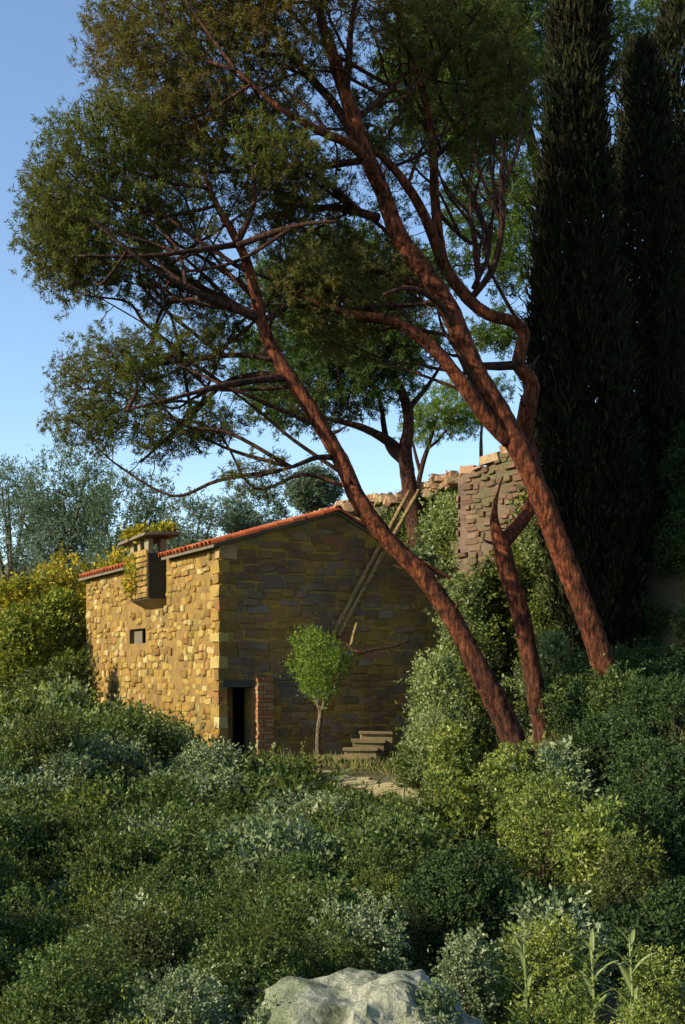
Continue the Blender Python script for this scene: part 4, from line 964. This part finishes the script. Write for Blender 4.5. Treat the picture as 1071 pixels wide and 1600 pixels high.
S('leafy', 'silver_leaf', 680, 1520, 6.0, 52, 'herb_clump', 'grey herb clump growing over the right side of the boulder', 'herbs')
S('leafy', 'silver_leaf', 415, 1555, 6.0, 34, 'herb_clump', 'small grey herb clump at the left edge of the boulder', 'herbs')
S('leafy', 'silver_leaf', 610, 1528, 6.5, 40, 'herb_clump', 'small grey herb clump behind the top of the boulder', 'herbs')
S('leafy', 'silver_leaf', 270, 1515, 7.2, 110, 'bramble_bush', 'grey-green bramble mound left of the boulder', 'bramble', cap=4200)
S('round', 'bramble_leaf', 100, 1470, 7.4, 150, 'bramble_bush', 'bramble mound in the bottom left corner', 'bramble', cap=4200)
S('leafy', 'ivy_leaf', 462, 1186, 20.3, 34, 'bramble_bush', 'low bramble at the foot of the young tree', 'bramble')
S('leafy', 'bramble_leaf', 390, 1440, 8.2, 130, 'bramble_bush', 'large bramble mound above the boulder in the foreground', 'bramble', cap=4200)
S('leafy', 'ivy_leaf', 230, 1400, 8.8, 120, 'bramble_bush', 'olive-tinted bramble mound left of the large one above the boulder', 'bramble', cap=4200)
S('leafy', 'silver_leaf', 560, 1400, 9.2, 100, 'bramble_bush', 'grey-green bramble mound right of the large one above the boulder', 'bramble')
S('round', 'dark_leaf', 720, 1320, 11.0, 110, 'bramble_bush', 'dark shaded bramble mound below the bright yellow-green bushes', 'bramble', cap=4200)  # dark leaf colour stands in for the shadow lying over this zone
S('leafy', 'silver_leaf', 330, 1170, 20.8, 60, 'bramble_bush', 'pale bramble mound right below the corner of the house', 'bramble')
S('leafy', 'bramble_leaf', 200, 1120, 21.8, 70, 'bramble_bush', 'bramble mound banked against the foot of the sunlit house wall', 'bramble')
S('leafy', 'ivy_leaf', 70, 1120, 19.5, 70, 'bramble_bush', 'high bramble mound at the left border before the house', 'bramble')

# sword-leaved plants at lower right
def sword_plant(px, py_top, Y, label, seed, n=13):
    rs = np.random.RandomState(seed); top = P(px, py_top, Y); g_ = float(gz(top[0], Y)); H = top[2] - g_
    t = thing('sword_leaf_plant', label, 'plant', (top[0], Y, g_), 0, 'sword-leaved plants at lower right')
    c, r = catmull([(0, 0, -0.1), (0.02, 0, H * 0.5), (0.0, 0.02, H * 0.95)], [0.014, 0.011, 0.006], 5)
    V, Fc = tube(c, r, 6, 0.02, 1); link('stem', mesh_np('stem', V, Fc, True), M['willow_leaf'], t)
    for i in range(n):
        a = i * 2.4 + rs.uniform(-.3, .3); z0 = H * (0.45 + 0.5 * i / n); ln = rs.uniform(0.2, 0.3); w_ = 0.015
        V, Fc = [], []
        for k in range(5):
            u = k / 4; rr = ln * u * 0.75; zz = z0 + ln * (1.0 * u - 0.45 * u * u); wk = w_ * math.sin(math.pi * min(0.98, 0.15 + 0.85 * u)) + 0.002
            d = np.array([math.cos(a), math.sin(a), 0]); s = np.array([-math.sin(a), math.cos(a), 0])
            q = np.array([0, 0, zz]) + d * rr; V += [q - s * wk, q + np.array([0, 0, -0.006]), q + s * wk]
        for k in range(4):
            b = k * 3; Fc += [(b, b + 1, b + 4, b + 3), (b + 1, b + 2, b + 5, b + 4)]
        link('leaf', mesh_np('leaf', np.array(V), Fc, True), M['willow_leaf'], t)
sword_plant(985, 1445, 7.4, 'tall pale sword-leaved plant at lower right, nearer the border', 95)
sword_plant(925, 1458, 7.6, 'pale sword-leaved plant left of the taller one at lower right', 96)
sword_plant(820, 1462, 7.6, 'thin sword-leaved plant among the yellow-green bushes', 97, 8)

# ------------------------------------------------------------------ the thicket (uncountable): scattered bramble mounds
def scatter(name, templates, rows, label, cat):
    """rows: (x, y, z, rz, s, sz, which) -> one object that instances the leaf meshes of real shrubs"""
    me = bpy.data.meshes.new(name); me.from_pydata([r[:3] for r in rows], [], [])
    for nm, ty, val in (('rot', 'FLOAT_VECTOR', [(0, 0, r[3]) for r in rows]), ('scl', 'FLOAT_VECTOR', [(r[4], r[4], r[5]) for r in rows])):
        at = me.attributes.new(nm, ty, 'POINT'); at.data.foreach_set('vector', [c for v in val for c in v])
    at = me.attributes.new('which', 'INT', 'POINT'); at.data.foreach_set('value', [r[6] for r in rows])
    o = bpy.data.objects.new(name, me); COL.objects.link(o); o['kind'] = 'stuff'; tag(o, label, cat)
    ng = bpy.data.node_groups.new(name, 'GeometryNodeTree')
    ng.interface.new_socket('Geometry', in_out='INPUT', socket_type='NodeSocketGeometry'); ng.interface.new_socket('Geometry', in_out='OUTPUT', socket_type='NodeSocketGeometry')
    gi, go = ng.nodes.new('NodeGroupInput'), ng.nodes.new('NodeGroupOutput'); jn = ng.nodes.new('GeometryNodeJoinGeometry')
    def attr(nm, ty):
        a = ng.nodes.new('GeometryNodeInputNamedAttribute'); a.data_type = ty; a.inputs[0].default_value = nm; return a.outputs[0]
    for k, tp in enumerate(templates):
        inf = ng.nodes.new('GeometryNodeObjectInfo'); inf.inputs['Object'].default_value = tp; inf.transform_space = 'ORIGINAL'
        cmp_ = ng.nodes.new('FunctionNodeCompare'); cmp_.data_type = 'INT'; cmp_.operation = 'EQUAL'
        ints = [s for s in cmp_.inputs if s.type == 'INT']; ng.links.new(attr('which', 'INT'), ints[0]); ints[1].default_value = k
        ip = ng.nodes.new('GeometryNodeInstanceOnPoints')
        ng.links.new(gi.outputs[0], ip.inputs['Points']); ng.links.new(cmp_.outputs[0], ip.inputs['Selection']); ng.links.new(inf.outputs['Geometry'], ip.inputs['Instance'])
        ng.links.new(attr('rot', 'FLOAT_VECTOR'), ip.inputs['Rotation']); ng.links.new(attr('scl', 'FLOAT_VECTOR'), ip.inputs['Scale'])
        ng.links.new(ip.outputs[0], jn.inputs[0])
    ng.links.new(jn.outputs[0], go.inputs[0])
    o.modifiers.new('scatter', 'NODES').node_group = ng
    return o
def tmpl(*labels): return [DIM[l] for l in labels]
def vnoise(x, y, sc, sd): return mnoise.noise(Vector((x * sc + sd, y * sc - sd, sd * 1.7)))
near = tmpl('bramble mound in the bottom left corner', 'large bramble mound above the boulder in the foreground', 'olive-tinted bramble mound left of the large one above the boulder', 'grey-green bramble mound left of the boulder',
            'dark shaded bramble mound below the bright yellow-green bushes')
far = tmpl('bramble mound banked against the foot of the sunlit house wall', 'high bramble mound at the left border before the house', 'pale bramble mound right below the corner of the house', 'green bush hiding the base of the tallest pine')
rnd = random.Random(99); rows_n, rows_f = [], []
y = 6.6
while y < 22.4:
    half = 0.34 * y + 1.2; stp = 0.62 + 0.016 * y; x = -half + rnd.uniform(0, 0.5)
    while x < half:
        xx, yy = x + rnd.uniform(-.25, .25), y + rnd.uniform(-.25, .25)
        px = CX + xx / yy * F
        g0 = float(gz(xx, yy))
        top = -0.58 + 0.12 * float(ss(12, 17, yy)) + 0.32 * float(ss(17, 21.5, yy)) + 0.5 * float(ss(-2.6, -5.2, xx) if False else ss(2.6, 5.2, -xx))
        top += 0.34 * vnoise(xx, yy, 0.75, 3.1) + 0.16 * vnoise(xx, yy, 1.9, 7.7)
        ok = True
        if yy < 7.9 and 370 < px < 780: ok = False                       # boulder
        if px > 680 and yy < 10.2: ok = False                            # lower right herbs
        if 470 < px < 735 and 18.3 < yy: ok = False                      # path, steps
        if 420 < px < 770 and 14.0 < yy <= 18.3: top = min(top + 0.1, 1.6 - 2.08 * yy / 19.0 - 0.1 * rnd.random())
        if px > 735 and yy > 13.0: ok = False
        if px > 640 and 9.5 < yy <= 15: top = min(top, g0 + 0.55)
        if (xx - HX) * (-UY) + (yy - HYY) * UX > -0.9 and xx > HX - 0.9: ok = False
        if ok:
            pool, rows = (near, rows_n) if yy < 13.5 else (far, rows_f)
            if pool is near: wch = rnd.choice([0, 0, 1, 1, 2, 2, 3]); wch = 4 if (px > 600 and rnd.random() < 0.8) else wch  # mostly the dark-leaved mound here, its colour standing in for shadow
            else: wch = rnd.choice([0, 0, 1, 2, 2, 3])
            o_, R_, H_ = pool[wch]; s_ = rnd.uniform(0.42, 0.85) * (0.9 + 0.012 * yy) / R_
            rows.append((xx, yy, top - s_ * H_ * rnd.uniform(0.92, 1.0), rnd.uniform(0, 6.28), s_, s_ * rnd.uniform(0.9, 1.1), wch))
        x += stp
    y += stp
scatter('undergrowth', [t_[0] for t_ in near], rows_n, 'dense tangle of brambles filling the left foreground and hollow', 'undergrowth')
scatter('undergrowth', [t_[0] for t_ in far], rows_f, 'low scrub running up to the foot of the house', 'undergrowth')
print('thicket mounds', len(rows_n), len(rows_f))
# left flank and bank cover
bank = tmpl('lower leafy ivy bush left of the house, near the border', 'green bush between the crooked pine and the tallest pine', 'pale leafy bush right behind the crooked pine trunk', 'dark blue-green bush under the cypresses')
rows = []
def put_bank(xx, yy, top, r_, wch):
    o_, R_, H_ = bank[wch]; s_ = r_ / R_
    rows.append((xx, yy, float(gz(xx, yy)) + top - s_ * H_, rnd.uniform(0, 6.28), s_, s_ * rnd.uniform(0.85, 1.1), wch))
for i in range(70):
    yy = rnd.uniform(22, 31); d_ = rnd.uniform(0.9, 5.5); xx = HX - 0.477 * (yy - HYY) / 0.879 - d_
    put_bank(xx, yy, 0.25 + 0.22 * min(d_, 3) + rnd.uniform(0, 0.35) + 0.05 * (yy - 22), rnd.uniform(0.7, 1.1), rnd.choice([0, 0, 1, 2]))
for i in range(230):
    xx = rnd.uniform(1.0, 9.5); yy = rnd.uniform(20.2, 34.5)
    s_ = (xx - 2.22) * UX + (yy - 26.2) * UY
    if s_ < 0.8 and yy > 22.5 and xx < 3: continue
    if xx < 2.2 and yy < 24: continue
    px = CX + xx / yy * F; py = HY - (float(gz(xx, yy)) - CZ) / yy * F
    if 725 < px < 830 and py < 840: continue
    if py < 735: continue
    put_bank(xx, yy, rnd.uniform(0.25, 0.7) * (0.6 if py < 790 else 1), rnd.uniform(0.5, 0.95), 3 if px > 900 else rnd.choice([0, 1, 1, 2]))
for i in range(150):
    xx = rnd.uniform(4.0, 11.0); yy = rnd.uniform(12.5, 31.0)
    if CX + xx / yy * F < 905: continue
    put_bank(xx, yy, rnd.uniform(0.3, 0.6), rnd.uniform(0.5, 0.9), 3)
scatter('bank_cover', [t_[0] for t_ in bank], rows, 'ivy and low scrub covering the bank and the left flank of the house', 'undergrowth')

# grass along the path, the terrace and the lower right corner
rs = np.random.RandomState(120); gp = []
def add_grass(n, xa, xb, ya, yb):
    gp.append(np.stack([rs.uniform(xa, xb, n), rs.uniform(ya, yb, n)], 1))
add_grass(3000, -1.2, 3.2, 17.8, 22.6); add_grass(6000, -1, 7, 29.5, 36); add_grass(2500, 1.0, 3.4, 5.4, 8.5); add_grass(3000, 2, 6, 12, 20)
gp = np.concatenate(gp)
gp = gp[np.linalg.norm(gp[:, None] - cl[None, :, :2], axis=2).min(1) > rs.uniform(0.25, 0.6, len(gp))]
zz = gz(gp[:, 0], gp[:, 1]); pos = np.stack([gp[:, 0], gp[:, 1], zz], 1)
d = rs.normal(size=pos.shape) * 0.45 + np.array([0, 0, 1]); n = len(pos)
V, Fc = leaf_quads(pos, d, rs.uniform(0.08, 0.26, n) * (1 + 0.02 * pos[:, 1]), rs.uniform(0.006, 0.016, n) * (1 + 0.04 * pos[:, 1]), rs)
o = link('grass', mesh_np('grass', V, Fc), M['grass'], kind='stuff'); tag(o, 'tufts of dry grass along the path, the bank and the terrace', 'grass')
print('stones', n1, n2)

_t = sum(len(o.data.loop_triangles) if o.data.loop_triangles else sum(len(p.vertices) - 2 for p in o.data.polygons) for o in bpy.data.objects if o.type == 'MESH' and len(o.data.polygons) < 5000) 
_t += sum(len(o.data.polygons) * (len(o.data.polygons[0].vertices) - 2) for o in bpy.data.objects if o.type == 'MESH' and len(o.data.polygons) >= 5000)
print('triangles', _t)
